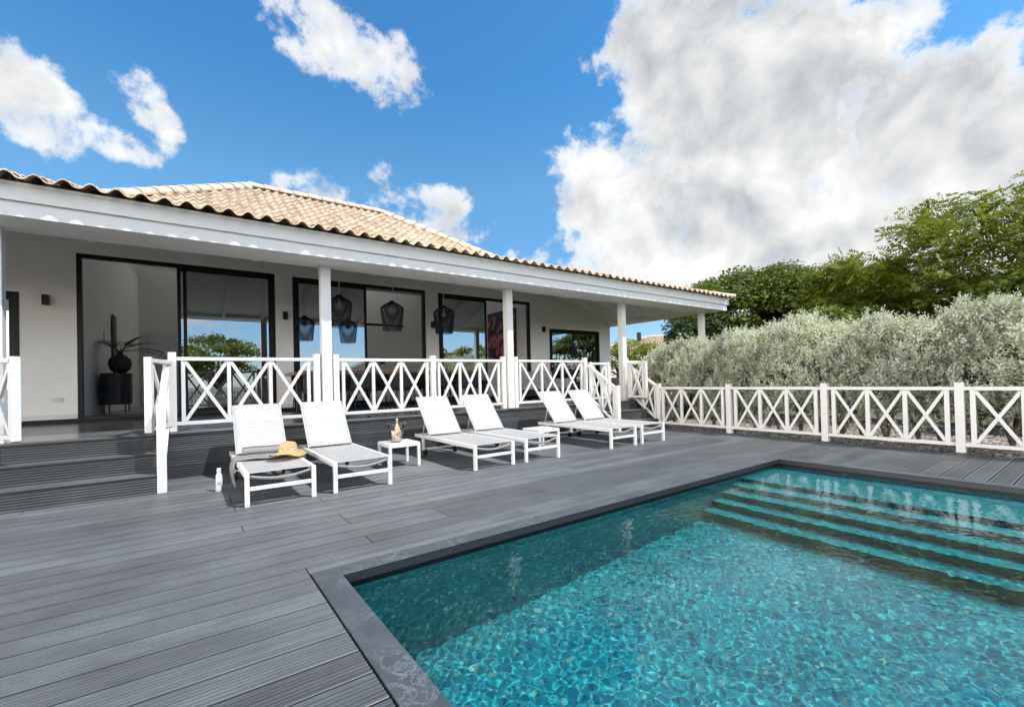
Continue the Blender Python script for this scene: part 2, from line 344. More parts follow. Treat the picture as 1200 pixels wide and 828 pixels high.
# ------------------------------------------------------------------ mesh helpers
class MB:
    def __init__(s): s.v = []; s.f = []; s.uv = {}; s.tone = []; s.mi = []
    def n(s): return len(s.v)
    def add(s, vs, fs, tone=.5, mi=0):
        b = len(s.v); s.v += [tuple(v) for v in vs]; s.f += [tuple(b+i for i in f) for f in fs]
        s.tone += [tone]*len(vs); s.mi += [mi]*len(fs); return b
    def box(s, lo, hi, tone=.5, mi=0):
        x0, y0, z0 = lo; x1, y1, z1 = hi
        s.add([(x0,y0,z0),(x1,y0,z0),(x1,y1,z0),(x0,y1,z0),(x0,y0,z1),(x1,y0,z1),(x1,y1,z1),(x0,y1,z1)],
              [(0,3,2,1),(4,5,6,7),(0,1,5,4),(1,2,6,5),(2,3,7,6),(3,0,4,7)], tone, mi); return s
    def cbox(s, c, d, tone=.5): return s.box([a-b/2 for a, b in zip(c, d)], [a+b/2 for a, b in zip(c, d)], tone)
    def bar(s, p0, p1, w, h, side=None):
        """box along p0-p1; w across 'side' direction (default horizontal), h across the other"""
        p0 = Vector(p0); p1 = Vector(p1); d = (p1-p0).normalized()
        if side is None:
            side = Vector((0,0,1)).cross(d)
            if side.length < 1e-4: side = Vector((1,0,0))
        side = Vector(side); side = (side - d*side.dot(d)).normalized(); up = d.cross(side)
        vs = []
        for p in (p0, p1):
            for a, b in ((-1,-1),(1,-1),(1,1),(-1,1)): vs.append(p+side*(a*w/2)+up*(b*h/2))
        s.add(vs, [(0,3,2,1),(4,5,6,7),(0,1,5,4),(1,2,6,5),(2,3,7,6),(3,0,4,7)]); return s
    def tube(s, pts, rad, seg=8, caps=True, tone=.5):
        pts = [Vector(p) for p in pts]; n = len(pts)
        rads = rad if isinstance(rad, (list, tuple)) else [rad]*n
        vs = []; prev = None
        for i, p in enumerate(pts):
            d = (pts[min(i+1, n-1)]-pts[max(i-1, 0)]).normalized()
            a = d.orthogonal().normalized() if prev is None else (prev-d*prev.dot(d)).normalized()
            prev = a; b = d.cross(a)
            for k in range(seg):
                q = 2*math.pi*k/seg; vs.append(p+(a*math.cos(q)+b*math.sin(q))*rads[i])
        fs = [(i*seg+k, i*seg+(k+1) % seg, (i+1)*seg+(k+1) % seg, (i+1)*seg+k) for i in range(n-1) for k in range(seg)]
        if caps: fs += [tuple(range(seg-1, -1, -1)), tuple((n-1)*seg+k for k in range(seg))]
        s.add(vs, fs, tone); return s
    def lathe(s, prof, seg=28, c=(0,0,0), close=False, fn=None):
        vs = []
        for (r, z) in prof:
            for k in range(seg):
                q = 2*math.pi*k/seg; v = [c[0]+r*math.cos(q), c[1]+r*math.sin(q), c[2]+z]
                vs.append(fn(v, r, q, z) if fn else v)
        n = len(prof)
        fs = [(i*seg+k, i*seg+(k+1) % seg, (i+1)*seg+(k+1) % seg, (i+1)*seg+k) for i in range(n-1) for k in range(seg)]
        if prof[0][0] > 1e-6 and close: fs.append(tuple(range(seg-1, -1, -1)))
        if prof[-1][0] > 1e-6 and close: fs.append(tuple((n-1)*seg+k for k in range(seg)))
        s.add(vs, fs); return s
    def grid(s, fn, nu, nv, tone=.5):
        vs = [fn(i/nu, j/nv) for j in range(nv+1) for i in range(nu+1)]
        fs = [(j*(nu+1)+i, j*(nu+1)+i+1, (j+1)*(nu+1)+i+1, (j+1)*(nu+1)+i) for j in range(nv) for i in range(nu)]
        s.add(vs, fs, tone); return s
    def plank(s, o, u, v, L, Wd, th, tone, u0=0, v0=0):
        """board: top face from o along u (L) and v (Wd), thickness th against u x v; UV in metres"""
        o = Vector(o); u = Vector(u); v = Vector(v); w = u.cross(v)
        b = s.add([o, o+u*L, o+u*L+v*Wd, o+v*Wd, o-w*th, o+u*L-w*th, o+u*L+v*Wd-w*th, o+v*Wd-w*th],
              [(0,1,2,3),(4,7,6,5),(0,4,5,1),(1,5,6,2),(2,6,7,3),(3,7,4,0)], tone)
        for k, (a, c) in enumerate(((0,0),(L,0),(L,Wd),(0,Wd),(0,.01),(L,.01),(L,Wd+.01),(0,Wd+.01))): s.uv[b+k] = (u0+a, v0+c)
        return s
    def ribbed(s, o, u, v, L, Wd, th, tone, u0=0, pitch=.0255, depth=.006, top=.50):
        o = Vector(o); u = Vector(u); v = Vector(v); w = u.cross(v)
        n = max(1, round((Wd-.012)/pitch)); p = (Wd-.012)/n; pr = [(0, -th), (0, -.003), (.003, 0)]
        for k in range(n):
            a = .006+k*p
            g = p*(1-top)
            if k < n-1: pr += [(a+p-g*.75, 0), (a+p-g*.5, -depth), (a+p+g*.1, -depth), (a+p+g*.35, 0)]
        pr += [(Wd-.003, 0), (Wd, -.003), (Wd, -th)]
        vs = [o+v*a+w*h for a, h in pr]+[o+u*L+v*a+w*h for a, h in pr]; m = len(pr)
        b = s.add(vs, [(k+1, k, m+k, m+k+1)[::-1] for k in range(m-1)]+[tuple(range(m))[::-1], tuple(range(m, 2*m))], tone)
        for k, (a, h) in enumerate(pr):
            s.uv[b+k] = (u0, a); s.uv[b+m+k] = (u0+L, a)
            if h < -.02 or (h < -.002 and (a < .001 or a > Wd-.001)): s.tone[b+k] = s.tone[b+m+k] = -1.3
            elif h < -depth*.5: s.tone[b+k] = s.tone[b+m+k] = tone*.4-1.05
        return s
    def build(s, name, material, parent=None, smooth=False, bevel=0, loc=None, solid=0):
        me = bpy.data.meshes.new(name); me.from_pydata([tuple(v) for v in s.v], [], s.f); me.update()
        for m_ in (material if isinstance(material, (list, tuple)) else [material]): me.materials.append(m_)
        if any(s.mi): me.polygons.foreach_set('material_index', s.mi)
        at = me.attributes.new('tone', 'FLOAT', 'POINT'); at.data.foreach_set('value', [float(x) for x in s.tone])
        if s.uv:
            ul = me.uv_layers.new(name='UVMap'); li = np.empty(len(me.loops), 'i'); me.loops.foreach_get('vertex_index', li)
            tab = np.zeros((len(s.v), 2), 'f')
            for k, c in s.uv.items(): tab[k] = c
            ul.data.foreach_set('uv', tab[li].ravel())
        o = bpy.data.objects.new(name, me); COL.objects.link(o)
        if smooth: me.polygons.foreach_set('use_smooth', [True]*len(me.polygons))
        if parent: o.parent = parent
        if loc: o.location = loc
        if solid:
            md = o.modifiers.new('solid', 'SOLIDIFY'); md.thickness = solid; md.offset = 0
        if bevel:
            md = o.modifiers.new('bevel', 'BEVEL'); md.width = bevel; md.segments = 2; md.limit_method = 'ANGLE'; md.angle_limit = R(40); md.harden_normals = False
        return o
def tag(o, label=None, cat=None, group=None, kind=None):
    if label: o['label'] = label
    if cat: o['category'] = cat
    if group: o['group'] = group
    if kind: o['kind'] = kind
    return o
def thing(name, label, cat, loc=(0,0,0), rz=0, group=None):
    o = bpy.data.objects.new(name, None); COL.objects.link(o); o.location = loc; o.rotation_euler = (0,0,rz); o.empty_display_size = .1
    return tag(o, label, cat, group)
def kids(o): return [c for c in COL.objects if c.parent is o]
def dup(o, parent=None):
    c = o.copy(); COL.objects.link(c); c.parent = parent
    for ch in kids(o): dup(ch, c)
    return c

def np_mesh(name, verts, nper, material, parent=None, tone=None, smooth=False):
    """verts (n*nper,3): n separate polygons of nper corners"""
    n = len(verts)//nper; me = bpy.data.meshes.new(name)
    me.vertices.add(len(verts)); me.vertices.foreach_set('co', np.asarray(verts, 'f').ravel())
    me.loops.add(len(verts)); me.loops.foreach_set('vertex_index', np.arange(len(verts), dtype='i'))
    me.polygons.add(n); me.polygons.foreach_set('loop_start', np.arange(0, n*nper, nper, dtype='i')); me.polygons.foreach_set('loop_total', np.full(n, nper, 'i'))
    me.update(calc_edges=True); me.materials.append(material)
    if tone is not None:
        at = me.attributes.new('tone', 'FLOAT', 'POINT'); at.data.foreach_set('value', np.repeat(np.asarray(tone, 'f'), nper))
    o = bpy.data.objects.new(name, me); COL.objects.link(o)
    if parent: o.parent = parent
    return o
def unit(a): return a/np.maximum(np.linalg.norm(a, axis=-1, keepdims=True), 1e-9)
def leaves(P, dirv, nrm, L, Wd):
    """diamond leaves: base P, pointing dirv, facing nrm"""
    d = unit(dirv); s = unit(np.cross(d, nrm)); n = np.cross(s, d)
    L = np.asarray(L).reshape(-1, 1); Wd = np.asarray(Wd).reshape(-1, 1)
    q = np.stack([P, P+d*L*.5+s*Wd*.5+n*Wd*.12, P+d*L, P+d*L*.5-s*Wd*.5+n*Wd*.12], 1)
    return q.reshape(-1, 3)
def rdir(n, r=rng): return unit(r.normal(size=(n, 3)))

# ================================================================== SETTING
XL, XR, YF, YB = .827, 7.08, -2.4, 3.10      # pool inner faces at the coping
CO = .162                                     # coping width
# ground sheet with a hole for deck and pool
mb = MB(); GX0, GX1, GY0, GY1 = -9.2, 9.62, -5.2, 8.2; B = 900; zg = -.12
for (x0, y0, x1, y1) in ((-B,-B,B,GY0),(-B,GY1,B,B),(-B,GY0,GX0,GY1),(GX1,GY0,B,GY1)):
    mb.add([(x0,y0,zg),(x1,y0,zg),(x1,y1,zg),(x0,y1,zg)], [(0,1,2,3)])
tag(mb.build('ground', M['ground']), kind='structure')
# gravel under the hedge
mb = MB(); mb.grid(lambda u, v: (9.63+u*4.2, -5+v*13.2, -.09+.03*math.sin(7*u+3*v*9)*math.sin(5*v*7)+.18*u), 24, 60)
tag(mb.build('gravel_bed', M['gravel'], smooth=True), kind='structure')

# deck boards
mb = MB(); PITCH = .2; GAP = .010
y = -5.0; row = 0
ex0, ex1, ey1 = XL-CO-.004, XR+CO+.004, YB+CO+.003
while y < 7.86:
    y1 = y+PITCH-GAP
    spans = [(-9, 9.45)]
    ylo = y
    if y < ey1:
        if y1 > ey1+.02:
            spans2 = [(-9, ex0, y), (ex0, ex1, ey1), (ex1, 9.45, y)]
        else: spans2 = [(-9, ex0, y), (ex1, 9.45, y)]
    else: spans2 = [(-9, 9.45, y)]
    for (a, b, yy) in spans2:
        x = a; first = True
        while x < b-.05:
            L = 4.0 if not first else random.choice((1.4, 2.2, 3.0, 3.6)); first = False
            xe = min(b, x+L)
            if b-xe < .4: xe = b
            mb.ribbed((x, yy, 0), (1,0,0), (0,1,0), xe-x-.008, y1-yy, .022, random.random(), random.random()*40)
            x = xe
    y += PITCH; row += 1
deck = tag(mb.build('pool_deck', M['deck']), kind='structure')
# dark joists bed under the boards (shows as the gaps)
mb = MB()
for (x0, y0, x1, y1) in ((-9.1,-5.1,ex0,8.2),(ex1,-5.1,9.5,8.2),(ex0,ey1,ex1,8.2),(ex0,-5.1,ex1,YF-CO)):
    mb.box((x0,y0,-.11),(x1,y1,-.03))
tag(mb.build('deck_base', M['black']), kind='structure')

# coping
mb = MB(); ct = .075
def ring(mb, z0, z1, a, b):   # a: inner offset from pool edge, b: outer
    i = [(XL-a,YF-a),(XR+a,YF-a),(XR+a,YB+a),(XL-a,YB+a)]; o = [(XL-b,YF-b),(XR+b,YF-b),(XR+b,YB+b),(XL-b,YB+b)]
    for k in range(4):
        l = (k+1) % 4
        mb.add([(*i[k],z1),(*i[l],z1),(*o[l],z1),(*o[k],z1),(*i[k],z0),(*i[l],z0),(*o[l],z0),(*o[k],z0)],
               [(3,2,1,0),(4,5,6,7),(2,3,7,6),(1,2,6,5),(3,0,4,7)])
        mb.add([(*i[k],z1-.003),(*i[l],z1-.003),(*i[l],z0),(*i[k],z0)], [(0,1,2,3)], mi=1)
ring(mb, -.056, .004, 0, CO)
tag(mb.build('pool_coping', [M['coping'], M['coping_edge']]), kind='structure')
# basin
mb = MB(); e = .03; ZF = -1.36; ZW = -.1
x0, x1, y0, y1 = XL-e, XR+e, YF-e, YB+e
zt = -.057
STEPS = [(6.06, -.24), (5.80, -.44), (5.55, -.64), (5.33, -.86), (5.11, -1.08)]
mb.add([(x0,y0,ZF),(x1,y0,ZF),(x1,y1,ZF),(x0,y1,ZF)], [(0,1,2,3)])
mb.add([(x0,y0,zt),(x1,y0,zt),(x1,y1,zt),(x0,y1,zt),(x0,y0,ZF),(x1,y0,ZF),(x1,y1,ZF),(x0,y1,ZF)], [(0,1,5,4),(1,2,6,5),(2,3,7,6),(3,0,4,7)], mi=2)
mb.add([(x0+.002,y0+.002,zt),(x1-.002,y0+.002,zt),(x1-.002,y1-.002,zt),(x0+.002,y1-.002,zt),(x0+.002,y0+.002,ZW-.008),(x1-.002,y0+.002,ZW-.008),(x1-.002,y1-.002,ZW-.008),(x0+.002,y1-.002,ZW-.008)], [(0,1,5,4),(1,2,6,5),(2,3,7,6),(3,0,4,7)], mi=3)  # black band painting in the shadow under the coping overhang
xb = x1
for k, (xs, zs) in enumerate(STEPS):
    zn = STEPS[k+1][1] if k+1 < len(STEPS) else ZF
    mb.add([(xs,y0+.001,zs),(xb,y0+.001,zs),(xb,y1-.001,zs),(xs,y1-.001,zs)], [(0,1,2,3)])
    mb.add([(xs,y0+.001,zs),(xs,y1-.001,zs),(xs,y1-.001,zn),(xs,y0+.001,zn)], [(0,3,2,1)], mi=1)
    xb = xs
basin = tag(mb.build('pool_basin', [M['tile'], M['tile_dark'], M['tile_wall_shade'], M['black']]), kind='structure')
basin.cycles.is_caustics_receiver = True
# water surface with real ripples
nx, ny = 760, 660
gx = np.linspace(XL-e, XR+e, nx); gy = np.linspace(YF-e, YB+e, ny); GXm, GYm = np.meshgrid(gx, gy)
hz = np.zeros_like(GXm); r2 = np.random.default_rng(3)
for k in range(70):
    lam = .032*(3.6 ** r2.random()); a = r2.random()*2*math.pi; kk = 2*math.pi/lam
    hz += .000060*(lam/.12)**1.0*np.sin(kk*(GXm*math.cos(a)+GYm*math.sin(a))+r2.random()*6.28)
me = bpy.data.meshes.new('pool_water'); V = np.stack([GXm, GYm, ZW+hz], -1).reshape(-1, 3)
idx = np.arange(nx*ny).reshape(ny, nx); F = np.stack([idx[:-1,:-1], idx[:-1,1:], idx[1:,1:], idx[1:,:-1]], -1).reshape(-1, 4)
me.vertices.add(len(V)); me.vertices.foreach_set('co', V.ravel()); me.loops.add(F.size); me.loops.foreach_set('vertex_index', F.ravel().astype('i'))
me.polygons.add(len(F)); me.polygons.foreach_set('loop_start', np.arange(0, F.size, 4, dtype='i')); me.polygons.foreach_set('loop_total', np.full(len(F), 4, 'i'))
me.polygons.foreach_set('use_smooth', np.ones(len(F), bool)); me.update(calc_edges=True); me.materials.append(M['water'])
water = bpy.data.objects.new('pool_water', me); COL.objects.link(water); tag(water, kind='structure'); water.cycles.is_caustics_caster = True

# ================================================================== VILLA
ZP = .655; YP = 7.88; YW = 11.55; ZI = .74
# porch platform (structure: a floor) and stairs
mb = MB()
yy = YP-.03; k = 0
while yy < YW:
    x = -9.0
    while x < 13.2:
        L = min(4.2, 13.25-x); mb.plank((x, yy, ZP), (1,0,0), (0,1,0), L-.003, .136, .03, random.random(), random.random()*30, 0); x += L
    yy += .14
tag(mb.build('porch_floor', M['porch']), kind='structure')
mb = MB()
def riser_wall(x0, x1, y, z0, z1, n):
    h = (z1-z0)/n
    for k in range(n):
        mb.ribbed((x0, y, z0+k*h+.003), (1,0,0), (0,0,1), x1-x0, h-.006, .025, random.random(), random.random()*30, .026, .009, .5)
mbx = MB()
riser_wall(-9, -1.95, YP, 0, ZP-.032, 3); riser_wall(-.30, 8.02, YP, 0, ZP-.032, 3); riser_wall(9.45, 13.25, YP, 0, ZP-.032, 3)
tag(mb.build('porch_skirting', M['deck_dark']), kind='structure')
mb = MB(); mb.box((-9, YP+.03, -.05), (13.25, YW+.1, ZP-.033)); tag(mb.build('porch_base', M['black']), kind='structure')
def stairs(label, x0, x1):
    st = thing('porch_steps', label, 'steps', ((x0+x1)/2, 7.4, 0))
    mb = MB(); ys = (6.92, 7.25, 7.57); zs = (.222, .442, ZP)
    c = Vector(st.location)
    for k in range(3):
        y = ys[k]; z0 = zs[k-1] if k else 0; z1 = zs[k]
        yb = ys[k+1] if k < 2 else YP-.032
        mb.ribbed(Vector((x0, y, z0+.003))-c, (1,0,0), (0,0,1), x1-x0, z1-z0-.03, .02, random.random(), random.random()*9, .028, .010, .5)
        n = 2; wv = (yb-y+.015)/n
        for j in range(n):
            mb.ribbed(Vector((x0, y-.015+j*wv, z1))-c, (1,0,0), (0,1,0), x1-x0, wv-.004, .024, random.random()*.6+.4, random.random()*9)
        mb.box(Vector((x0+.01, y+.021, 0))-c, Vector((x1-.01, yb, z1-.025))-c)
    mb.build('tread', M['deck_dark'], st)
    return st
stairs('wide dark ribbed steps up to the porch beside the open sliding door', -1.95, -.30)
stairs('dark steps behind the far loungers, next to the fence corner', 8.02, 9.45)

villa = thing('villa', 'low white villa with tan clay tile roof and deep porch', 'house', (4, YW, 0))
VO = Vector((4, YW, 0))
class VB(MB):    # world coordinates -> villa's local ones
    def build(s, name, m, parent=None, **k):
        s.v = [(v[0]-VO.x, v[1]-VO.y, v[2]-VO.z) for v in s.v]
        return MB.build(s, name, m, parent or villa, **k)
XH0, XH1 = -9.0, 12.98
OPEN = [(-4.2, -2.37, 3.03), (-1.63, 1.69, 3.83), (2.06, 5.44, 3.81), (5.84, 9.15, 3.78), (9.97, 12.39, 2.96)]
# front wall with openings
mb = VB(); x = XH0; TH = .24; ZT = 4.50
def topz(x): return ZT if x < 9.4 else ZT-(x-9.4)*.31
for (a, b, zt_) in OPEN:
    mb.box((x, YW, ZI), (a, YW+TH, 3.2)); x = b
mb.box((x, YW, ZI), (XH1, YW+TH, 3.2))
# above 3.2: columns between tall doors, lintels
xs = [XH0, -1.63, 1.69, 2.06, 5.44, 5.84, 9.15, XH1]
mb.box((XH0, YW, 3.2), (-1.63, YW+TH, 3.78)); mb.box((1.69, YW, 3.2), (2.06, YW+TH, 3.78)); mb.box((5.44, YW, 3.2), (5.84, YW+TH, 3.78))
mb.box((-1.63, YW, 3.83), (1.69, YW+TH, ZT)); mb.box((2.06, YW, 3.81), (5.44, YW+TH, ZT)); mb.box((5.84, YW, 3.78), (9.15, YW+TH, ZT))
mb.box((XH0, YW, 3.78), (-1.63, YW+TH, ZT)); mb.box((1.69, YW, 3.78), (2.06, YW+TH, ZT)); mb.box((5.44, YW, 3.78), (5.84, YW+TH, ZT))
mb.box((-4.2, YW, 3.03), (-2.37, YW+TH, 3.2)); mb.box((9.97, YW, 2.96), (12.39, YW+TH, 3.2))
pr = [(9.15, 3.2), (XH1, 3.2), (XH1, topz(XH1)), (9.4, ZT), (9.15, ZT)]
n = len(pr); mb.add([(x, YW, z) for x, z in pr]+[(x, YW+TH, z) for x, z in pr], [tuple(range(n)), tuple(range(2*n-1, n-1, -1))]+[(k, (k+1) % n+0, (k+1) % n+n, k+n)[::-1] for k in range(n)])
# side and back walls
mb.box((XH1-TH, YW+TH, ZI), (XH1, 18.4, 3.36)); mb.box((XH0, YW+TH, ZI), (XH0+TH, 18.4, 3.36)); mb.box((XH0, 18.4, ZI), (XH1, 18.64, 4.4))
mb.build('wall', M['plaster'])
# base course and baseboards
mb = VB(); mb.box((XH0, YW-.012, ZP-.2), (XH1, YW+TH, ZI-.002)); mb.box((-1.6, YW-.03, ZP-.2), (9.12, YW-.013, ZP+.012)); mb.build('plinth', M['black'])
for a, b in ((-2.37, -1.63), (1.69, 2.06), (5.44, 5.84), (9.15, 9.97), (12.39, XH1)):
    mb = VB(); mb.box((a+.004, YW-.014, ZI), (b-.004, YW-.001, ZI+.085)); mb.build('baseboard', M['white'], bevel=.003)

def tiled_plane(mb, x0, x1, y0, z0, slope, run, dirv=1, pitch=.228, course=.33, clipL=None, clipR=None, amp=.05, axis='x'):
    """barrel tiles on a plane rising in +v; axis x: eave along X, rising to +Y (dirv=1) or -Y; axis y: eave along Y rising to -X"""
    ca = 1/math.sqrt(1+slope*slope); rows = int(run/ca/course); prof = []
    K = 9
    for r in range(rows):
        s0 = r*course; s1 = s0+course*1.06
        v0 = s0*ca; v1 = s1*ca
        a = x0+(clipL(v0) if clipL else 0); b = x1-(clipR(v0) if clipR else 0)
        nt0 = math.ceil((a-x0)/pitch); nt1 = math.floor((b-x0)/pitch)
        for c in range(nt0, nt1):
            xx = x0+c*pitch; tn = random.random(); jz = random.uniform(-.004, .004); js = random.uniform(-.012, .012)
            pts = []
            for (v, lift) in ((v0+js*ca, .034+jz), (v1, .0)):
                for k in range(K):
                    q = k/(K-1)
                    if q < .62: h = amp*math.sin(math.pi*q/.62)*1.15; 
                    else: h = -.016*math.sin(math.pi*(q-.62)/.38)
                    pts.append((q*pitch, v, h+lift))
            vs = []
            for (dx, v, h) in pts:
                zz = z0+v*slope+h/ca*ca
                if axis == 'x': vs.append((xx+dx, y0+dirv*v, zz+.02))
                else: vs.append((y0-dirv*v, xx+dx, zz+.02))
            fs = [(k, k+1, K+k+1, K+k) for k in range(K-1)]
            # front lip thickness
            lip = []
            for k in range(K):
                x_, y_, z_ = vs[k]; lip.append((x_, y_, z_-.016))
            fs += [(2*K+k, 2*K+k+1, k+1, k) for k in range(K-1)]
            mb.add(vs+lip, fs, tn)
E0 = 7.18; ZE = 3.585; SL = .285           # front eave line, its height, low pitch
XE0, XE1 = -9.6, 13.62; YE1 = 22.8
# low porch roof: sheathing + tiles
def low(v): return ZE+SL*v
mb = VB()
hr = (YE1-E0)/2
hr = 4.45
mb.add([(XE0,E0+.06,ZE),(XE1,E0+.06,ZE),(XE1,YE1,ZE),(XE0,YE1,ZE),(XE0+hr,E0+hr,ZE+SL*hr),(XE1-hr,E0+hr,ZE+SL*hr),(XE1-hr,YE1-hr,ZE+SL*hr),(XE0+hr,YE1-hr,ZE+SL*hr)], [(0,1,5,4),(1,2,6,5),(2,3,7,6),(3,0,4,7)])
mb.build('roof_deck', M['ceiling'], solid=.03)
mb = VB()
tiled_plane(mb, XE0, XE1, E0-.11, ZE-.03, SL, 4.6, 1, clipL=lambda v: v, clipR=lambda v: v)
tiled_plane(mb, E0, YE1, XE1+.11, ZE-.03, SL, 4.6, 1, clipL=lambda v: v, clipR=lambda v: v, axis='y')
low_tiles = mb.build('porch_roof_tile', M['rooftile'], smooth=True)
# main hip roof
AP0, AP1, YR, ZR, SM = 1.573, 5.60, 15.0, 7.07, math.tan(R(33.4))
ZB = 4.62; RUN = (ZR-ZB)/SM
YB0 = YR-RUN
mb = VB()
bx0, bx1, by0, by1 = AP0-RUN, AP1+RUN, YR-RUN, YR+RUN
mb.add([(bx0,by0,ZB),(bx1,by0,ZB),(bx1,by1,ZB),(bx0,by1,ZB),(AP0,YR,ZR),(AP1,YR,ZR)], [(0,1,5,4),(1,2,5),(3,0,4)])
# rear slope: unseen translucent sheets, added to brighten the living room
def rz_(y): return ZR-(y-YR)*SM
def rxa(y): return AP0-(y-YR)
def rxb(y): return AP1+(y-YR)
for (ya, yb) in ((YR, 15.15), (17.55, by1)):
    mb.add([(rxa(ya),ya,rz_(ya)),(rxb(ya),ya,rz_(ya)),(rxb(yb),yb,rz_(yb)),(rxa(yb),yb,rz_(yb))], [(0,3,2,1)])
mb.v = [(x, y, z-.03) for x, y, z in mb.v]
mb.build('main_roof_deck', M['ceiling'])
mb = VB(); ya, yb = 15.15, 17.55; mb.add([(rxa(ya),ya,rz_(ya)-.03),(rxb(ya),ya,rz_(ya)-.03),(rxb(yb),yb,rz_(yb)-.03),(rxa(yb),yb,rz_(yb)-.03)], [(0,3,2,1)]); mb.build('added_rooflight', M['added_rooflight'])
mb = VB()
tiled_plane(mb, bx0, bx1, by0, ZB-.02, SM, RUN+.2, 1, clipL=lambda v: v-.5, clipR=lambda v: v-.5, amp=.052)
mt = mb.build('main_roof_tile', M['rooftile'], smooth=True)
mb = VB(); tiled_plane(mb, by0, by1, bx1, ZB-.02, SM, RUN+.2, 1, clipL=lambda v: v-.5, clipR=lambda v: v-.5, axis='y', amp=.052)
mt2 = mb.build('main_roof_tile', M['rooftile'], smooth=True)
def hipcut(o, planes):
    import bmesh
    bm = bmesh.new(); bm.from_mesh(o.data)
    for co, no in planes:
        bmesh.ops.bisect_plane(bm, geom=bm.verts[:]+bm.edges[:]+bm.faces[:], plane_co=Vector(co)-VO, plane_no=Vector(no), clear_outer=True)
    bm.to_mesh(o.data); bm.free(); o.data.update()
def caps(mb, p0, p1, rad=.20, L=.42, drop=.075):
    p0 = Vector(p0); p1 = Vector(p1); d = (p1-p0); n = max(1, round(d.length/L)); L = d.length/n; d.normalize()
    s = Vector((0,0,1)).cross(d).normalized(); u = d.cross(s)
    for k in range(n):
        vs = []
        for (tt, rr) in ((k*L-.03, rad*1.08), ((k+1)*L+.02, rad*.92)):
            c = p0+d*tt
            for j in range(9):
                q = math.pi*j/8; vs.append(c+s*(math.cos(q)*rr)+u*(math.sin(q)*rr*.85-drop))
        mb.add(vs, [(j, j+1, 9+j+1, 9+j) for j in range(8)], random.random())
hipcut(mt, [((AP0, YR, 0), (-1, 1, 0)), ((AP1, YR, 0), (1, 1, 0)), ((0, YR+.02, 0), (0, 1, 0))])
hipcut(mt2, [((AP1, YR, 0), (-1, -1, 0)), ((AP1, YR, 0), (-1, 1, 0))])
mb = VB()
caps(mb, (bx0, by0, ZB+.02), (AP0, YR, ZR+.03)); caps(mb, (AP0, YR, ZR+.03), (AP1, YR, ZR+.03)); caps(mb, (bx1, by0, ZB+.02), (AP1, YR, ZR+.03))
caps(mb, (XE1+.03, E0-.03, ZE+.03), (XE1-5.5, E0+5.5, ZE+SL*5.5+.05), .11, drop=-.012)
mb.build('ridge_tile', M['ridge'], smooth=True, solid=.014)
# fascia in two steps, soffit beam
mb = VB()
for (y, z0, z1) in ((E0+.075, 3.395, 3.60), (E0+.115, 3.225, 3.400)):
    mb.box((XE0+.05, y, z0), (XE1-(y-E0)-.0, y+.04, z1))
for (d_, z0, z1) in ((.075, 3.395, 3.60), (.115, 3.225, 3.400)):
    xx = XE1-d_; mb.box((xx-.04, E0+d_+.041, z0), (xx-.001, YE1-1, z1))
mb.build('fascia', M['white'], bevel=.004)
mb = VB(); mb.box((XE0+.1, E0+.156, 3.228), (XE1-.157, 8.02, 3.40)); mb.box((12.86, 8.021, 3.228), (XE1-.157, YW+7, 3.40)); mb.build('soffit_beam', M['ceiling'], bevel=.006)
# porch ceiling (sloped) and rafters
mb = VB()
def cz(y): return 3.33+.30*(y-8.02)
mb.add([(XH0,8.021,cz(8.02)),(12.86,8.021,cz(8.02)),(9.33,YW,cz(YW)),(XH0,YW,cz(YW))], [(3,2,1,0)])
mb.add([(12.86,8.021,3.33),(12.86,YW,3.33),(9.33,YW,cz(YW))], [(0,1,2)])
mb.build('porch_ceiling', M['ceiling'])
x = -8.6
while x < 9.3:
    mb = VB(); mb.bar((x, 8.02, cz(8.02)-.06), (x, YW-.003, cz(YW)-.06), .07, .12); mb.build('rafter', M['ceiling'], bevel=.004); x += .95
for yy in (8.7, 9.5, 10.3, 11.1):
    xa = 12.86-(yy-8.02); mb = VB(); mb.bar((12.86, yy, 3.27), (xa, yy, cz(yy)-.06), .07, .12); mb.build('rafter', M['ceiling'], bevel=.004)
mb = VB(); mb.bar((12.8, 8.1, 3.26), (9.36, YW-.02, cz(YW)-.07), .09, .14); mb.build('hip_rafter', M['ceiling'])
# columns
for xc in (-9+3.35, -1.90, 1.83, 5.585, 9.28, 13.03):
    mb = VB(); mb.box((xc, 7.83, ZP if xc < 12 else -.1), (xc+.155, 7.985, 3.2278)); mb.build('column', M['white'], bevel=.006)
# sliding doors
def slider(name, a, b, z1, leaves_, fr=.075, zb=ZI, depth=.11, yo=.03):
    d = thing(name, None, None); d.parent = villa
    mb = VB(); y0 = YW-.006; y1 = YW+depth
    zb_ = ZP+.004
    mb.box((a, y0, zb_), (a+fr, y1, z1)); mb.box((b-fr, y0, zb_), (b, y1, z1)); mb.box((a+fr, y0, z1-fr), (b-fr, y1, z1)); mb.box((a+fr, y0+.03, zb), (b-fr, y1, zb+.03))
    mb.build('frame', M['black'], d, bevel=.003)
    for (p, q, yy) in leaves_:
        mb = VB(); w = .062; Y0 = YW+yy; Y1 = Y0+.045; z0 = zb+.031; zt2 = z1-fr-.002
        mb.box((p, Y0, z0), (p+w, Y1, zt2)); mb.box((q-w, Y0, z0), (q, Y1, zt2)); mb.box((p+w, Y0, zt2-w), (q-w, Y1, zt2)); mb.box((p+w, Y0, z0), (q-w, Y1, z0+w))
        mb.build('door_leaf', M['black'], d, bevel=.003)
        mb = VB(); mb.box((p+w-.004, Y0+.018, z0+w-.004), (q-w+.004, Y0+.026, zt2-w+.004)); mb.build('pane', M['pane'], d)
    return d
slider('sliding_door', -1.63, 1.69, 3.83, [(-.02, 1.614, .004), (-.12, 1.50, .054)])
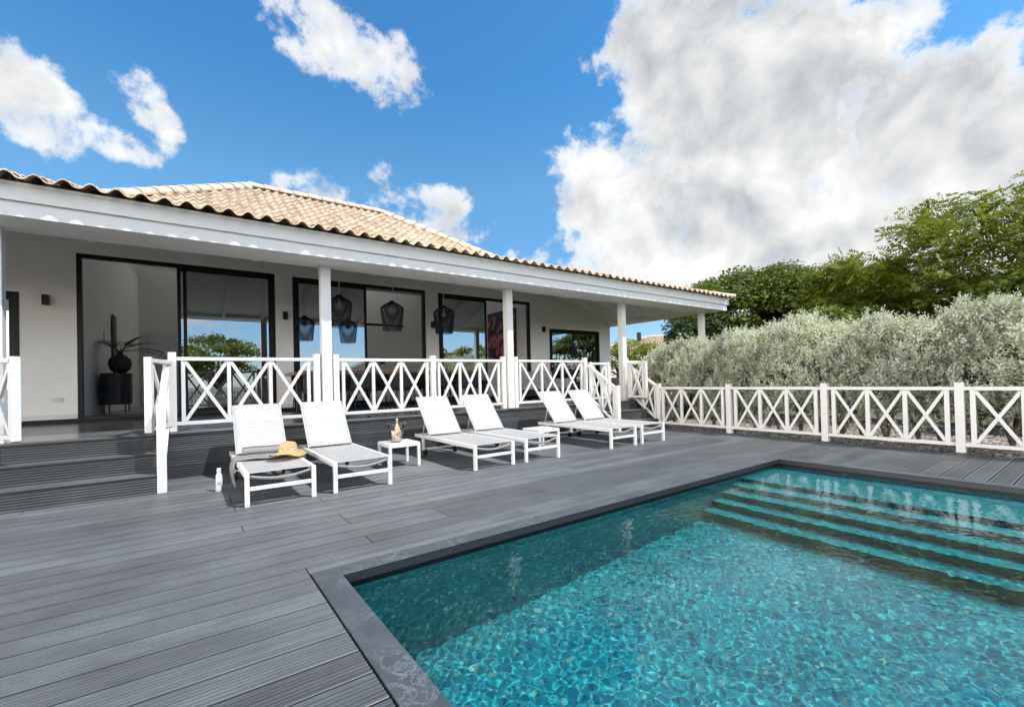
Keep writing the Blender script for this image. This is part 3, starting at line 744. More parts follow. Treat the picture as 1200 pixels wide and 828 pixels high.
slider('sliding_door', 2.06, 5.44, 3.81, [(2.136, 3.80, .004), (2.25, 3.72, .054)])
slider('sliding_door', 5.84, 9.15, 3.78, [(5.916, 7.47, .004), (6.02, 7.40, .054)])
slider('sliding_window', 9.97, 12.39, 2.96, [(10.046, 11.12, .004), (11.06, 12.314, .054)])
slider('sliding_door', -4.2, -2.37, 3.03, [(-4.12, -3.3, .004), (-3.36, -2.446, .054)])
# interior
mb = VB()
mb.add([(-1.66,YW+TH,ZI),(-1.15,17.6,ZI),(-1.15,17.6,4.65),(-1.66,YW+TH,4.65)], [(0,1,2,3)])
mb.add([(-1.15,17.6,ZI),(9.22,17.6,ZI),(9.22,17.6,4.9),(-1.15,17.6,4.9)], [(0,1,2,3)])
mb.add([(9.22,YW+TH,ZI),(9.22,17.6,ZI),(9.22,17.6,4.5),(9.22,YW+TH,4.5)], [(3,2,1,0)])
mb.build('interior_wall', M['plaster_in'], solid=.06)
mb = VB(); mb.box((XH0+.3, YW+.0, ZI-.08), (XH1-.3, 18.3, ZI)); mb.build('interior_floor', M['floor_in'])
mb = VB(); q_ = .2
mb.add([(bx0+.1,by0,ZB-q_),(bx1-.1,by0,ZB-q_),(bx1-.1,by1,ZB-q_),(bx0+.1,by1,ZB-q_),(AP0,YR,ZR-q_),(AP1,YR,ZR-q_)], [(4,5,1,0),(5,2,1),(4,0,3)])
mb.add([(9.5,YW+TH,3.1),(12.7,YW+TH,3.1),(12.7,17.5,3.1),(9.5,17.5,3.1)], [(0,3,2,1)]); mb.build('interior_ceiling', M['ceiling'])
for k in range(9):
    xx = -1.3+k*1.25; mb = VB(); zz = min(ZR-.3, ZB-.3+min(xx-bx0, bx1-xx)*SM); yy_ = by0+(zz-ZB+.3)/SM; mb.bar((xx, YW+.3, ZB-.3+(YW+.3-by0)*SM), (xx, yy_, zz), .09, .16); mb.build('ceiling_beam', M['ceiling'])
mb = VB(); mb.add([(9.55,YW+TH,ZI),(12.7,YW+TH,ZI),(12.7,14.5,ZI),(9.55,14.5,ZI),(9.55,14.5,3.1),(12.7,14.5,3.1)], [(3,2,5,4)]); mb.build('bedroom_wall', M['plaster_in'])
mb = VB(); mb.box((-.95, 17.5, ZI), (.10, 17.56, 2.95)); mb.box((-.86, 17.485, ZI+.01), (.01, 17.499, 2.86)); mb.build('interior_door', M['white'], bevel=.006)
mb = VB(); mb.box((-1.985, YW-.012, 1.06), (-1.83, YW-.001, 1.135)); mb.box((-1.97, YW-.016, 1.075), (-1.915, YW-.0125, 1.12)); mb.box((-1.90, YW-.016, 1.075), (-1.845, YW-.0125, 1.12)); mb.build('wall_socket', M['white'], bevel=.003)
for k in range(2):
    mb = VB(); xa = (10.15, 11.75)[k]
    mb.grid(lambda u, v: (xa+u*.5, YW+.34+.05*math.sin(u*34), ZI+.02+v*2.1), 60, 4); mb.build('curtain', M['curtain'], smooth=True, solid=.004)

def wall_lamp(x, z, y=YW, label=''):
    o = thing('wall_lamp', label, 'wall lamp', (x, y, z), group='black wall lamps on the villa front')
    mb = MB(); mb.box((-.045, -.10, -.09), (.045, -.022, .09)); mb.build('lamp_body', M['black'], o, bevel=.004)
    mb = MB(); mb.box((-.035, -.022, -.06), (.035, -.001, .06)); mb.build('bracket', M['black'], o)
wall_lamp(-2.03, 2.91, label='black box wall lamp left of the open sliding door')
wall_lamp(1.89, 2.875, label='black box wall lamp between the first and second glass doors')
wall_lamp(5.63, 2.86, label='black box wall lamp just behind the right hand pendant shade')
wall_lamp(9.69, 2.92, label='black box wall lamp beside the small curtained window')
# ================================================================== RAILINGS
def panel(parent, p0, p1, zt0, zt1, zb0, zb1, nX, inset=.075, th=.045, rail=.05, name='railing_panel', vw=.048):
    """p0,p1 plan points (local); top rail height at each end, bottom rail height at each end"""
    pn = thing(name, None, None); pn.parent = parent
    p0 = Vector((*p0, 0)); p1 = Vector((*p1, 0)); d = p1-p0; L = d.length; u = d/L; side = Vector((-u.y, u.x, 0))
    def P(s, f): # f 0 bottom rail centre..1 top rail centre
        a = s/L; zt = zt0+(zt1-zt0)*a-rail/2; zb = zb0+(zb1-zb0)*a+rail/2; q = p0+u*s; return Vector((q.x, q.y, zb+(zt-zb)*f))
    mb = MB(); mb.bar(P(0, 1), P(L, 1), .075, rail, side); mb.build('top_rail', M['white'], pn, bevel=.004)
    mb = MB(); mb.bar(P(0, 0), P(L, 0), .055, rail, side); mb.build('bottom_rail', M['white'], pn, bevel=.004)
    zc = rail*.5
    a, b = inset, L-inset; w = (b-a)/nX
    for k in range(nX+1):
        s = a+k*w; lo = P(s, 0)+Vector((0,0,zc)); hi = P(s, 1)-Vector((0,0,zc))
        mb = MB(); mb.bar(lo, hi, vw, th, u); mb.build('upright', M['white'], pn, bevel=.003)
    for k in range(nX):
        s0 = a+k*w+vw*.5; s1 = a+(k+1)*w-vw*.5
        lo0 = P(s0, 0)+Vector((0,0,zc+.012)); hi1 = P(s1, 1)-Vector((0,0,zc+.012)); lo1 = P(s1, 0)+Vector((0,0,zc+.012)); hi0 = P(s0, 1)-Vector((0,0,zc+.012))
        mb = MB()
        mb.bar(lo0+side*.003, hi1+side*.003, .046, .03, side.cross((hi1-lo0).normalized())); mb.bar(lo1-side*.003, hi0-side*.003, .046, .034, side.cross((hi0-lo1).normalized()))
        mb.build('cross_brace', M['white'], pn, bevel=.003)
    return pn
def post(parent, x, y, z0, z1, w=.1, name='post', d=None):
    d = d or w; mb = MB(); mb.box((x-w/2, y-d/2, z0), (x+w/2, y+d/2, z1)); return mb.build(name, M['white'], parent, bevel=.005)
ZTR = 1.70; ZBR = .735; YRL = 7.92; PT = 1.765
def railing(label, posts, gaps):
    x0 = posts[0]; o = thing('porch_railing', label, 'railing', (x0, YRL, 0), group='white porch railings between the columns')
    for x in posts: post(o, x-x0, 0, ZP, PT, .095)
    for a, b, n in gaps: panel(o, (a-x0+.049, 0), (b-x0-.049, 0), ZTR, ZTR, ZBR, ZBR, n)
    return o
railing('white cross braced porch railing from the wide steps to the first column', [-.15, 1.755], [(-.15, 1.755, 3)])
railing('white cross braced porch railing between the two middle columns, with a post halfway', [2.06, 3.86, 5.51], [(2.06, 3.86, 3), (3.86, 5.51, 3)])
railing('white cross braced porch railing right of the second column, behind the far loungers', [5.83, 7.96], [(5.83, 7.96, 3)])
railing('white porch railing at the left frame edge past the wide steps', [-4.6, -2.0], [(-4.6, -2.0, 3)])
railing('white porch railing beyond the far steps, half hidden by the silver hedge', [9.50, 12.9], [(9.50, 12.9, 4)])
def gate(label, hx, hy, fx, fy, nX=1):
    o = thing('gate', label, 'gate', (hx, hy, 0), group='white porch gates')
    d = Vector((fx-hx, fy-hy)); u = d.normalized(); L = d.length
    panel(o, (u.x*.10, u.y*.10), (u.x*(L-.09), u.y*(L-.09)), 1.64, 1.64, .735, .735, nX, inset=.03, name='gate_leaf')
    for s in (.075, L-.045):
        mb = MB(); c = u*s; mb.bar((c.x, c.y, .72), (c.x, c.y, 1.655), .055, .075, Vector((u.x, u.y, 0))); mb.build('stile', M['white'], o, bevel=.004)
gate('open white gate leaf seen nearly edge on beside the wide steps', -.16, 7.87, -.385, 7.11)
gate('open white gate leaf cut by the left frame edge', -1.93, 7.87, -1.50, 7.21)
gate('closed white gate leaf at the far steps, behind the sloping handrail', 8.02, 7.87, 8.72, 7.82)
gate('open white gate leaf standing in front of the silver hedge', 9.36, 7.80, 9.45, 7.20)
def handrail(label, x, ztop, zlow=1.075, ylow=6.965, nX=2, xl=None):
    xl = x if xl is None else xl
    o = thing('stair_handrail', label, 'handrail', (x, ylow, 0), group='white stair handrails')
    post(o, xl-x, 0, 0, zlow, .095)
    if nX: panel(o, (xl-x, .05), (0, YRL-.10-ylow), zlow-.03, ztop, .16, .78, nX, inset=.05)
    return o
handrail('sloping white handrail down the right side of the wide steps', -.21, 1.60, xl=-.245, nX=1)
handrail('sloping white cross braced handrail on the near side of the far steps', 7.98, 1.60, xl=8.03)
handrail('short sloping white handrail between the far steps and the fence', 9.56, 1.55, xl=9.56)
# right fence
fence = thing('garden_fence', 'low white cross braced fence along the pool deck before the silver hedge', 'fence', (9.56, 3.3, 0))
fy = [-2.11, -.26, 1.565, 3.36, 5.17, 6.98]
for y in fy[:-1]: post(fence, 0, y-3.3, 0, 1.062, .105)
for a, b in zip(fy[:-1], fy[1:]): panel(fence, (0, b-3.3-.053), (0, a-3.3+.053), 1.0, 1.0, .095, .095, 3, inset=.09, name='fence_panel', th=.05, rail=.055, vw=.06)

# ================================================================== LOUNGERS
LG = 'white sun loungers in a row on the pool deck'
def make_lounger():
    o = thing('sun_lounger', '', 'sun lounger', (0,0,0), group=LG); w = .70; zf = .355
    # y: 0 at the foot end, rising towards the head
    for s in (0, 1):
        x = s*(w-.045)
        mb = MB(); mb.box((x, 0, 0), (x+.045, .045, zf)); mb.build('leg', M['white_metal'], o, bevel=.004)
        mb = MB(); mb.box((x, .046, zf-.055), (x+.045, 2.04, zf)); mb.build('side_rail', M['white_metal'], o, bevel=.004)
        mb = MB(); mb.box((x+.002, 1.72, .09), (x+.043, 1.765, zf-.056)); mb.build('rear_leg', M['white_metal'], o, bevel=.004)
        mb = MB(); mb.tube([(x+(.05 if s == 0 else -.03), 1.742, .06), (x+(.075 if s == 0 else -.005), 1.742, .06)], .06, 18); mb.build('wheel', M['black'], o)
    mb = MB(); mb.box((.046, .005, .165), (w-.046, .04, .205)); mb.build('foot_rail', M['white_metal'], o, bevel=.004)
    mb = MB(); mb.box((.046, 1.995, zf-.05), (w-.046, 2.035, zf-.005)); mb.box((.046, 1.72, .1), (w-.046, 1.75, .13)); mb.build('head_rail', M['white_metal'], o, bevel=.003)
    mb = MB()
    def seat(u, v):
        x = .04+u*(w-.08); sag = .022*math.sin(math.pi*u)*math.sin(math.pi*min(1, v*1.0))**.5 if 0 < v < 1 else 0
        return (x, .02+v*1.50, zf-.004-sag)
    mb.grid(seat, 14, 24); mb.build('seat_sling', M['sling'], o, smooth=True, solid=.006)
    mb = MB()
    mb.grid(lambda u, v: (.048+u*(w-.096), .03+.018*v, zf-.03-.045*math.sin(math.pi*u)-.03*v), 16, 2); mb.build('sling_hem', M['sling'], o, smooth=True, solid=.006)
    # backrest
    hy, hz = 1.53, .36; ty, tz = 2.06, .985; dv = Vector((0, ty-hy, tz-hz)); L = dv.length; du = dv/L; nn = Vector((0, -du.z, du.y))
    for x in (.058, w-.058):
        mb = MB(); mb.bar((x, hy, hz), (x, ty, tz), .032, .03, Vector((1,0,0))); mb.build('back_tube', M['white_metal'], o, bevel=.006)
    mb = MB()
    def bk(u, v):
        p = Vector((.05+u*(w-.10), hy, hz))+dv*v; sag = .03*math.sin(math.pi*u)*math.sin(math.pi*v)
        sag += .007*math.sin(v*15.5)*math.sin(math.pi*u)
        return p+nn*(.019-sag) if True else p
    mb.grid(bk, 14, 24); mb.build('back_sling', M['sling'], o, smooth=True, solid=.006)
    mb = MB(); mb.bar((.075, ty, tz), (w-.075, ty, tz), .028, .028); mb.build('top_tube', M['white_metal'], o, bevel=.006)
    for x in (.12, w-.12):
        mb = MB(); mb.tube([(x, 1.83, .70), (x, 1.95, .34)], .008, 8); mb.build('strut', M['white_metal'], o, smooth=True)
    mb = MB(); mb.tube([(.06, 1.83, .70), (w-.06, 1.83, .70)], .009, 8); mb.build('strut_bar', M['white_metal'], o, smooth=True)
    return o
L0 = make_lounger()
LX = [(.485, 5.455, 0, 'white sun lounger with the grey towel and straw hat on it'),
      (1.375, 5.455, 0, 'white sun lounger between the straw hat lounger and the drinks table'),
      (3.275, 5.455, 0, 'white sun lounger just right of the wine bucket table'),
      (4.185, 5.46, 0, 'white sun lounger with the empty side table behind its right edge'),
      (6.07, 5.435, 0, 'white sun lounger second from the far end, right of the empty side table'),
      (6.94, 5.45, 0, 'white sun lounger at the far end of the row, nearest the fence')]
for k, (x, y, rz, lab) in enumerate(LX):
    o = L0 if k == 0 else dup(L0)
    o.location = (x, y, .0); o.rotation_euler.z = rz; o['label'] = lab
# side tables
def make_table():
    o = thing('side_table', '', 'side table', (0,0,0), group='small white side tables'); w = .49; h = .355
    mb = MB(); mb.box((0, 0, h-.05), (w, w, h-.004)); mb.build('apron', M['white_metal'], o, bevel=.004)
    mb = MB(); mb.box((.006, .006, h-.0035), (w-.006, w-.006, h+.006)); mb.build('table_top', M['white_metal'], o, bevel=.003)
    for x in (0, w-.042):
        for y in (0, w-.042):
            mb = MB(); mb.box((x, y, 0), (x+.042, y+.042, h-.051)); mb.build('leg', M['white_metal'], o, bevel=.003)
    return o
t0 = make_table(); t0.location = (2.395, 6.40, 0); t0['label'] = 'small white side table carrying the wine bucket'
t1 = dup(t0); t1.location = (5.09, 6.24, 0); t1['label'] = 'small white empty side table between the fourth and fifth loungers'
# wine bucket, bottle
zt = .362; bc = (2.60, 6.63)
bk = thing('ice_bucket', 'clear flared ice bucket of pink ice on the small white table', 'ice bucket', (*bc, zt))
mb = MB(); mb.lathe([(.0, .004), (.074, .004), (.078, .02), (.092, .12), (.112, .21), (.140, .285), (.148, .292), (.143, .290), (.107, .205), (.087, .12), (.072, .024), (0, .02)], 36); mb.build('bucket', M['clear'], bk, smooth=True)
mb = MB()
r3 = random.Random(5)
for k in range(46):
    a = r3.random()*6.28; z = .03+r3.random()*.13; rr = math.sqrt(r3.random())*(.055+z*.12); c = Vector((rr*math.cos(a), rr*math.sin(a), z)); 
    if abs(c.x+.01) < .03 and abs(c.y) < .03: continue
    q = Matrix.Rotation(r3.random()*3, 3, Vector((r3.random(), r3.random(), r3.random()+.1)).normalized()); s = .014
    mb.add([c+q @ Vector((x, y, z2))*s for x in (-1,1) for y in (-1,1) for z2 in (-1,1)], [(0,1,3,2),(4,6,7,5),(0,4,5,1),(2,3,7,6),(0,2,6,4),(1,5,7,3)])
mb.build('ice', M['ice'], bk, bevel=.003)
wb = thing('wine_bottle', 'rose wine bottle standing in the clear ice bucket', 'bottle', (bc[0]+.012, bc[1], zt+.028))
mb = MB(); mb.lathe([(0, 0), (.036, 0), (.037, .01), (.037, .17), (.030, .205), (.016, .235), (.0145, .25)], 24); mb.build('bottle_body', M['rose'], wb, smooth=True)
mb = MB(); mb.lathe([(.0150, .235), (.0155, .30), (.0170, .303), (.0165, .325), (0, .327)], 20); mb.build('foil', M['gold'], wb, smooth=True)
# water bottle
b = thing('water_bottle', 'white metal water bottle standing on the deck left of the first lounger', 'bottle', (.315, 6.56, .0))
mb = MB(); mb.lathe([(0, 0), (.034, 0), (.036, .006), (.036, .15), (.034, .185), (.024, .215), (.019, .226), (.019, .232)], 28); mb.build('body', M['bottle_white'], b, smooth=True)
mb = MB(); mb.lathe([(.0215, .233), (.0225, .236), (.0225, .272), (.019, .279), (0, .28)], 24); mb.build('cap', M['bottle_white'], b, smooth=True)
mb = MB()   # round printed emblem, facing the camera side
def cyl(a, z, r=.0364): return (r*math.cos(a), r*math.sin(a), z)
a0 = math.atan2(-6.56, -.315)
for k in range(28):
    q0 = 2*math.pi*k/28; q1 = 2*math.pi*(k+1)/28
    pts = []
    for (q, rr) in ((q0, .0165), (q1, .0165), (q1, .0105), (q0, .0105)): pts.append(cyl(a0+rr*math.cos(q)/.036, .095+rr*math.sin(q)))
    mb.add(pts, [(0,1,2,3)])
for (dx, dz, w_, h_) in ((-.004, .003, .0022, .008), (.004, .003, .0022, .008), (0, -.004, .008, .0022)):
    pts = [cyl(a0+(dx+sx*w_/2)/.036, .095+dz+sz*h_/2) for sx, sz in ((-1,-1),(1,-1),(1,1),(-1,1))]; mb.add(pts, [(0,1,2,3)])
mb.build('emblem', M['print_grey'], b)
# towel: rolled part against the backrest, flat part hanging over the left rail
tw = thing('towel', 'grey towel rolled at the backrest and hanging over the lounger side', 'towel', (.485, 6.4, .36))
mb = MB()
def roll(u, v):
    a = v*2*math.pi*2.3; r = .020+.0145*a/ (2*math.pi)
    x = .10+u*.50; return (x+.004*math.sin(9*v), .36+r*math.cos(a)*1.05, .012+.05+r*math.sin(a)+.004*math.sin(u*7))
mb.grid(roll, 20, 70); mb.build('rolled_end', M['grey_fabric'], tw, smooth=True, solid=.010)
mb = MB()
def flat(u, v):   # u along the drape (from right seat to hanging end), v front-back
    s = u*1.02; yb = -.02+v*.34+.02*math.sin(u*6)
    if s < .60: x = .63-s; z = .018+.006*math.sin(s*18+v*3)-.012*math.sin(math.pi*(x-.02)/.62)
    elif s < .70: q = (s-.60)/.10*math.pi/2; x = .03-.055*math.sin(q); z = .018-.055*(1-math.cos(q))
    else: x = -.025-.012*math.sin((s-.70)*14)-.01*v; z = -.037-(s-.70)*.82
    yb2 = yb-.05*max(0, s-.60)
    return (x, yb2, z)
mb.grid(flat, 60, 14); mb.build('hanging_end', M['grey_fabric'], tw, smooth=True, solid=.014)
# straw hat
hat = thing('straw_hat', 'tan straw sun hat with wide brim resting on the grey towel', 'hat', (1.035, 6.27, .405), rz=.4)
def hb(v, r, q, z):
    if r > .10: v[2] += .022*math.sin(2*q+.6)*((r-.10)/.12)+.008*math.sin(5*q)*((r-.1)/.12)
    if z > .08: v[2] -= .03*math.exp(-(v[1]/.028)**2)*min(1, (z-.08)/.06)
    v[0] *= 1.12 if r < .12 else 1.04
    return v
prof = [(.205, .0), (.208, .004), (.17, .008), (.13, .016), (.105, .026), (.099, .04), (.096, .08), (.088, .12), (.072, .145), (.045, .158), (.015, .160), (0, .160)]
mb = MB(); mb.lathe(prof, 48, fn=hb); mb.build('hat_weave', M['straw'], hat, smooth=True, solid=.005)

# ================================================================== PORCH FURNITURE
PY = 9.85
for k, (x, zb, lab) in enumerate(((2.66, 2.47, 'black woven pendant lamp beside the first porch column'), (3.82, 2.44, 'black woven pendant lamp in the middle, before the open second door'), (5.13, 2.43, 'black woven pendant lamp on the right, before the third door frame'))):
    o = thing('pendant_lamp', lab, 'pendant lamp', (x, PY, zb), group='black woven pendant lamps over the porch table')
    mb = MB(); H_ = .62
    pf = [(.20, 0), (.215, .12), (.235, .30), (.255, .47), (.25, .52), (.17, .59), (.07, .64), (.035, .68)]
    def prof_at(z):
        for (r0, z0), (r1, z1) in zip(pf[:-1], pf[1:]):
            if z <= z1: return r0+(r1-r0)*(z-z0)/(z1-z0)
        return pf[-1][0]
    for j in range(27):
        z = .0+j*.0255
        mb.tube([(prof_at(z)*math.cos(q*math.pi/14), prof_at(z)*math.sin(q*math.pi/14), z) for q in range(29)], .0062, 4, caps=False)
    for j in range(36):
        q = 2*math.pi*j/36; mb.tube([(r*math.cos(q), r*math.sin(q), z) for r, z in pf], .0056, 4, caps=False)
    mb.build('shade', M['black'], o)
    mb = MB(); zc = cz(PY)-zb
    mb.tube([(0,0,.66), (.0,0,.78), (.02 if k == 1 else 0, 0, .95), (.0,0,zc)], .006, 6); mb.build('cord', M['white_metal'], o, smooth=True)
    mb = MB(); mb.lathe([(0, .40), (.03, .405), (.055, .44), (.055, .47), (.03, .52), (.02, .56), (.02, .62), (0, .62)], 18); mb.build('bulb', M['bulb'], o, smooth=True)
TB = thing('dining_table', 'long brown wooden dining table on the porch behind the railing', 'dining table', (3.85, 10.05, ZP))
mb = MB(); mb.box((-2.15, -.5, .80), (2.15, .5, .862)); mb.build('table_top', M['wood'], TB, bevel=.006)
for sx in (-1, 1):
    for sy in (-1, 1):
        mb = MB(); mb.box((sx*1.9-.05, sy*.38-.05, 0), (sx*1.9+.05, sy*.38+.05, .799)); mb.build('leg', M['blackwood'], TB, bevel=.004)
def make_chair():
    o = thing('dining_chair', '', 'dining chair', (0,0,0), group='charcoal dining chairs round the porch table')
    mb = MB()
    for v0 in range(1): mb.grid(lambda u, v: (-.24+u*.48, -.24+v*.46, .46-.02*math.sin(math.pi*u)*math.sin(math.pi*v)), 8, 8)
    mb.build('seat', M['charcoal'], o, smooth=True, solid=.035)
    mb = MB(); mb.grid(lambda u, v: (.27*math.sin((u-.5)*2.6), -.26+.27*(1-math.cos((u-.5)*2.6))*.9-.04*v, .48+v*.34), 16, 6); mb.build('backrest', M['charcoal'], o, smooth=True, solid=.025)
    for sx in (-1, 1):
        for sy in (-1, 1):
            mb = MB(); mb.tube([(sx*.19, sy*.19, .45), (sx*.235, sy*.235, 0)], .013, 8); mb.build('leg', M['black'], o)
    return o
ch = make_chair(); first = True
names = ['first', 'second', 'third', 'fourth', 'fifth', 'sixth']
for side in (-1, 1):
    for k in range(5):
        o = ch if first else dup(ch); first = False
        o.location = (2.1+k*.86+random.uniform(-.05, .05), 10.05+side*.62, ZP); o.rotation_euler.z = (0 if side < 0 else math.pi)+random.uniform(-.12, .12)
        o['label'] = ('charcoal dining chair on the railing side of the porch table, %s from the left' if side < 0 else 'charcoal dining chair on the wall side of the porch table, %s from the left') % names[k]
def make_wine():
    o = thing('wine_glass', '', 'wine glass', (0,0,0), group='wine glasses on the porch table')
    mb = MB(); mb.lathe([(0, 0), (.034, .002), (.030, .005), (.005, .010), (.004, .09), (.012, .10), (.036, .135), (.040, .16), (.034, .205), (.0325, .205), (.038, .16), (.033, .135), (.0, .105)], 18); mb.build('glass_bowl', M['clear'], o, smooth=True); return o
wg = make_wine()
for k, (x, y) in enumerate(((3.35, 9.8), (3.9, 9.82), (4.45, 9.8), (5.2, 9.82))):
    o = wg if k == 0 else dup(wg); o.location = (x, y, ZP+.8635)
    o['label'] = 'clear stemmed wine glass standing near the railing side edge of the porch table'
# sofa and flowers on the right of the porch
so = thing('outdoor_sofa', 'grey cushioned outdoor sofa behind the right hand porch railing', 'sofa', (8.6, 10.55, ZP))
mb = MB(); mb.box((-.85, -.38, .12), (.85, .42, .30)); mb.build('base', M['charcoal'], so, bevel=.02)
for k in range(2):
    mb = MB(); mb.box((-.83+k*.84, -.36, .302), (-.01+k*.84, .25, .46)); mb.build('seat_cushion', M['sofa_fabric'], so, bevel=.04)
    mb = MB(); mb.box((-.83+k*.84, .252, .40), (-.01+k*.84, .42, .86)); mb.build('back_cushion', M['sofa_fabric'], so, bevel=.05)
for s in (-1, 1):
    mb = MB(); mb.box((s*.94-.085, -.38, .12), (s*.94+.085, .42, .62)); mb.build('armrest', M['sofa_fabric'], so, bevel=.03)
pd = thing('plant_stand', 'slim dark plant stand under the white flowers on the porch', 'stand', (9.75, 10.1, ZP))
mb = MB(); mb.box((-.17, -.17, .66), (.17, .17, .70)); mb.build('stand_top', M['blackwood'], pd, bevel=.004)
for sx in (-1, 1):
    for sy in (-1, 1): mb = MB(); mb.box((sx*.14-.018, sy*.14-.018, 0), (sx*.14+.018, sy*.14+.018, .659)); mb.build('leg', M['blackwood'], pd)
fl = thing('flower_vase', 'dark vase of loose white flowers on the porch stand', 'vase', (9.75, 10.1, ZP+.701))
mb = MB(); mb.lathe([(0, 0), (.07, 0), (.10, .06), (.09, .14), (.05, .19), (.055, .205), (.04, .19), (0, .17)], 20); mb.build('vase', M['black'], fl, smooth=True)
n = 260; cc = rng.normal(size=(n, 3))*np.array([.30, .14, .09])+np.array([0, 0, .36]); np_mesh('petals', leaves(cc, rdir(n), rdir(n), rng.uniform(.04, .08, n), rng.uniform(.03, .05, n)), 4, M['flower'], fl, rng.random(n))
mb = MB()
for k in range(16): a = random.random()*6.28; r_ = random.random()*.3; mb.tube([(0,0,.17), (r_*.4*math.cos(a), r_*.2*math.sin(a), .27), (r_*math.cos(a), r_*.5*math.sin(a), .36)], .004, 5)
mb.build('stems', M['bark'], fl)
# interior things
sb = thing('sideboard', 'black ribbed rounded sideboard on thin legs inside the open door', 'sideboard', (-1.22, 13.1, ZI))
mb = MB()
pts = []
for k in range(48):
    q = 2*math.pi*k/48; cx_, sy_ = math.cos(q), math.sin(q); pts.append((.24*math.copysign(abs(cx_)**.45, cx_), .52*math.copysign(abs(sy_)**.45, sy_)))
def ribs(u, v):
    k = u*48; i = int(k) % 48; j = (i+1) % 48; f = k-int(k); x = pts[i][0]*(1-f)+pts[j][0]*f; y = pts[i][1]*(1-f)+pts[j][1]*f; s = 1+.008*math.sin(u*2*math.pi*90); return (x*s, y*s, .20+v*.64)
mb.grid(ribs, 384, 1); mb.build('cabinet', M['blackwood'], sb)
mb = MB(); nn_ = len(pts); mb.add([(x*1.02, y*1.02, .845) for x, y in pts]+[(x*1.02, y*1.02, .868) for x, y in pts], [tuple(range(nn_-1, -1, -1)), tuple(range(nn_, 2*nn_))]+[(k, (k+1) % nn_, nn_+(k+1) % nn_, nn_+k) for k in range(nn_)]); mb.build('top', M['blackwood'], sb)
for sx in (-1, 1):
    for sy in (-1, 1): mb = MB(); mb.tube([(sx*.17, sy*.40, .2), (sx*.17, sy*.40, 0)], .012, 8); mb.build('leg', M['black'], sb)
vs_ = thing('vase', 'round black vase on the black sideboard', 'vase', (-1.16, 13.05, ZI+.87))
mb = MB(); mb.lathe([(0, 0), (.09, 0), (.17, .08), (.205, .19), (.19, .30), (.11, .39), (.055, .42), (.05, .47), (.065, .49), (.045, .46), (0, .42)], 28); mb.build('vase_body', M['blackwood'], vs_, smooth=True)
fr = MB(); r4 = random.Random(3); P_ = []; D_ = []; N_ = []; Ls = []
for (az, el, L_) in ((.5, 62, .5), (2.4, 55, .5), (-.5, 40, .7), (1.0, 45, .6), (-.25, 18, .85), (3.6, 50, .45), (4.9, 42, .6), (.25, 28, .75)):
    base = Vector((0, 0, .46)); e0 = R(el); dd = Vector((math.cos(az)*math.cos(e0), math.sin(az)*math.cos(e0), math.sin(e0))); pp = [base]
    for s in range(1, 9):
        dd = (dd+Vector((0,0,-.10))).normalized(); pp.append(pp[-1]+dd*L_/8)
    fr.tube(pp, [.008-.0006*k for k in range(9)], 5)
    sd_ = dd.cross(Vector((0,0,1))).normalized()
    for s in range(3, 9):
        for sg in (-1, 1):
            for h_ in (0, .5):
                P_.append(pp[s]*(1-h_)+pp[s-1]*h_); D_.append((pp[s]-pp[s-1]).normalized()*.8+sd_*sg*.9+Vector((0,0,-.15))); N_.append(Vector((0,0,1))); Ls.append(.24-.012*s)
fr.build('stem', M['blackwood'], vs_)
np_mesh('palm_leaf', leaves(np.array(P_), np.array(D_), np.array(N_), np.array(Ls), np.full(len(Ls), .034)), 4, M['leaf_palm'], vs_, rng.random(len(Ls)))
for k, (y_, h_) in enumerate(((12.68, .26), (12.76, .17))):
    cs = thing('candlestick', ['tall slim black candlestick left of the round vase', 'shorter black candlestick left of the round vase'][k], 'candlestick', (-1.20, y_, ZI+.87))
    mb = MB(); mb.lathe([(0, 0), (.045, .003), (.04, .012), (.012, .02), (.010, h_-.03), (.028, h_-.02), (.028, h_), (0, h_)], 16); mb.build('candle_stem', M['blackwood'], cs, smooth=True)
    mb = MB(); mb.lathe([(0, h_+.001), (.011, h_+.001), (.010, h_+.11), (0, h_+.11)], 10); mb.build('candle', M['blackwood'], cs, smooth=True)
def wframe(name, label, cat, lo, hi, m1, m2, ax):
    o = thing(name, label, cat, lo); d = [b-a for a, b in zip(lo, hi)]
    mb = MB(); mb.box((0,0,0), d); mb.build('frame', m1, o, bevel=.004)
    mb = MB(); e_ = .03
    if ax == 'y': mb.box((e_, -.004, e_), (d[0]-e_, -.0005, d[2]-e_))
    else: mb.box((d[0]+.0005, e_, e_), (d[0]+.004, d[1]-e_, d[2]-e_))
    mb.build('canvas', m2, o); return o
ar = thing('wall_art', 'large dark painting of pink shapes behind the third glass door', 'painting', (9.185, 12.35, 2.0))
mb = MB(); mb.box((-.035, 0, 0), (0, 1.75, 1.72)); mb.build('frame', M['black'], ar, bevel=.004)
mb = MB(); mb.box((-.040, .03, .03), (-.0355, 1.72, 1.69)); mb.build('canvas', M['art'], ar)
wframe('wall_art', 'narrow brown wall panel above the black sideboard', 'painting', (-1.40, 14.2, 1.95), (-1.372, 14.9, 3.05), M['brown_art'], M['brown_art'], 'x')
o = thing('linear_lamp', 'long thin black bar lamp hanging inside the second door', 'lamp', (4.9, 14.0, 3.10)); mb = MB(); mb.box((-.9, -.03, -.035), (.9, .03, .035)); mb.build('lamp_bar', M['black'], o, bevel=.004)
mb = MB(); [mb.tube([(sx*.7, 0, .035), (sx*.7, 0, 2.4)], .004, 5) for sx in (-1, 1)]; mb.build('cable', M['black'], o)
o = MB(); o.box((-.11, -.03, -.11), (.11, 0, .11)); o = o.build('wall_speaker', M['black'], bevel=.004, loc=(6.35, 17.565, 2.13)); tag(o, 'small square black speaker on the beige back wall', 'speaker')
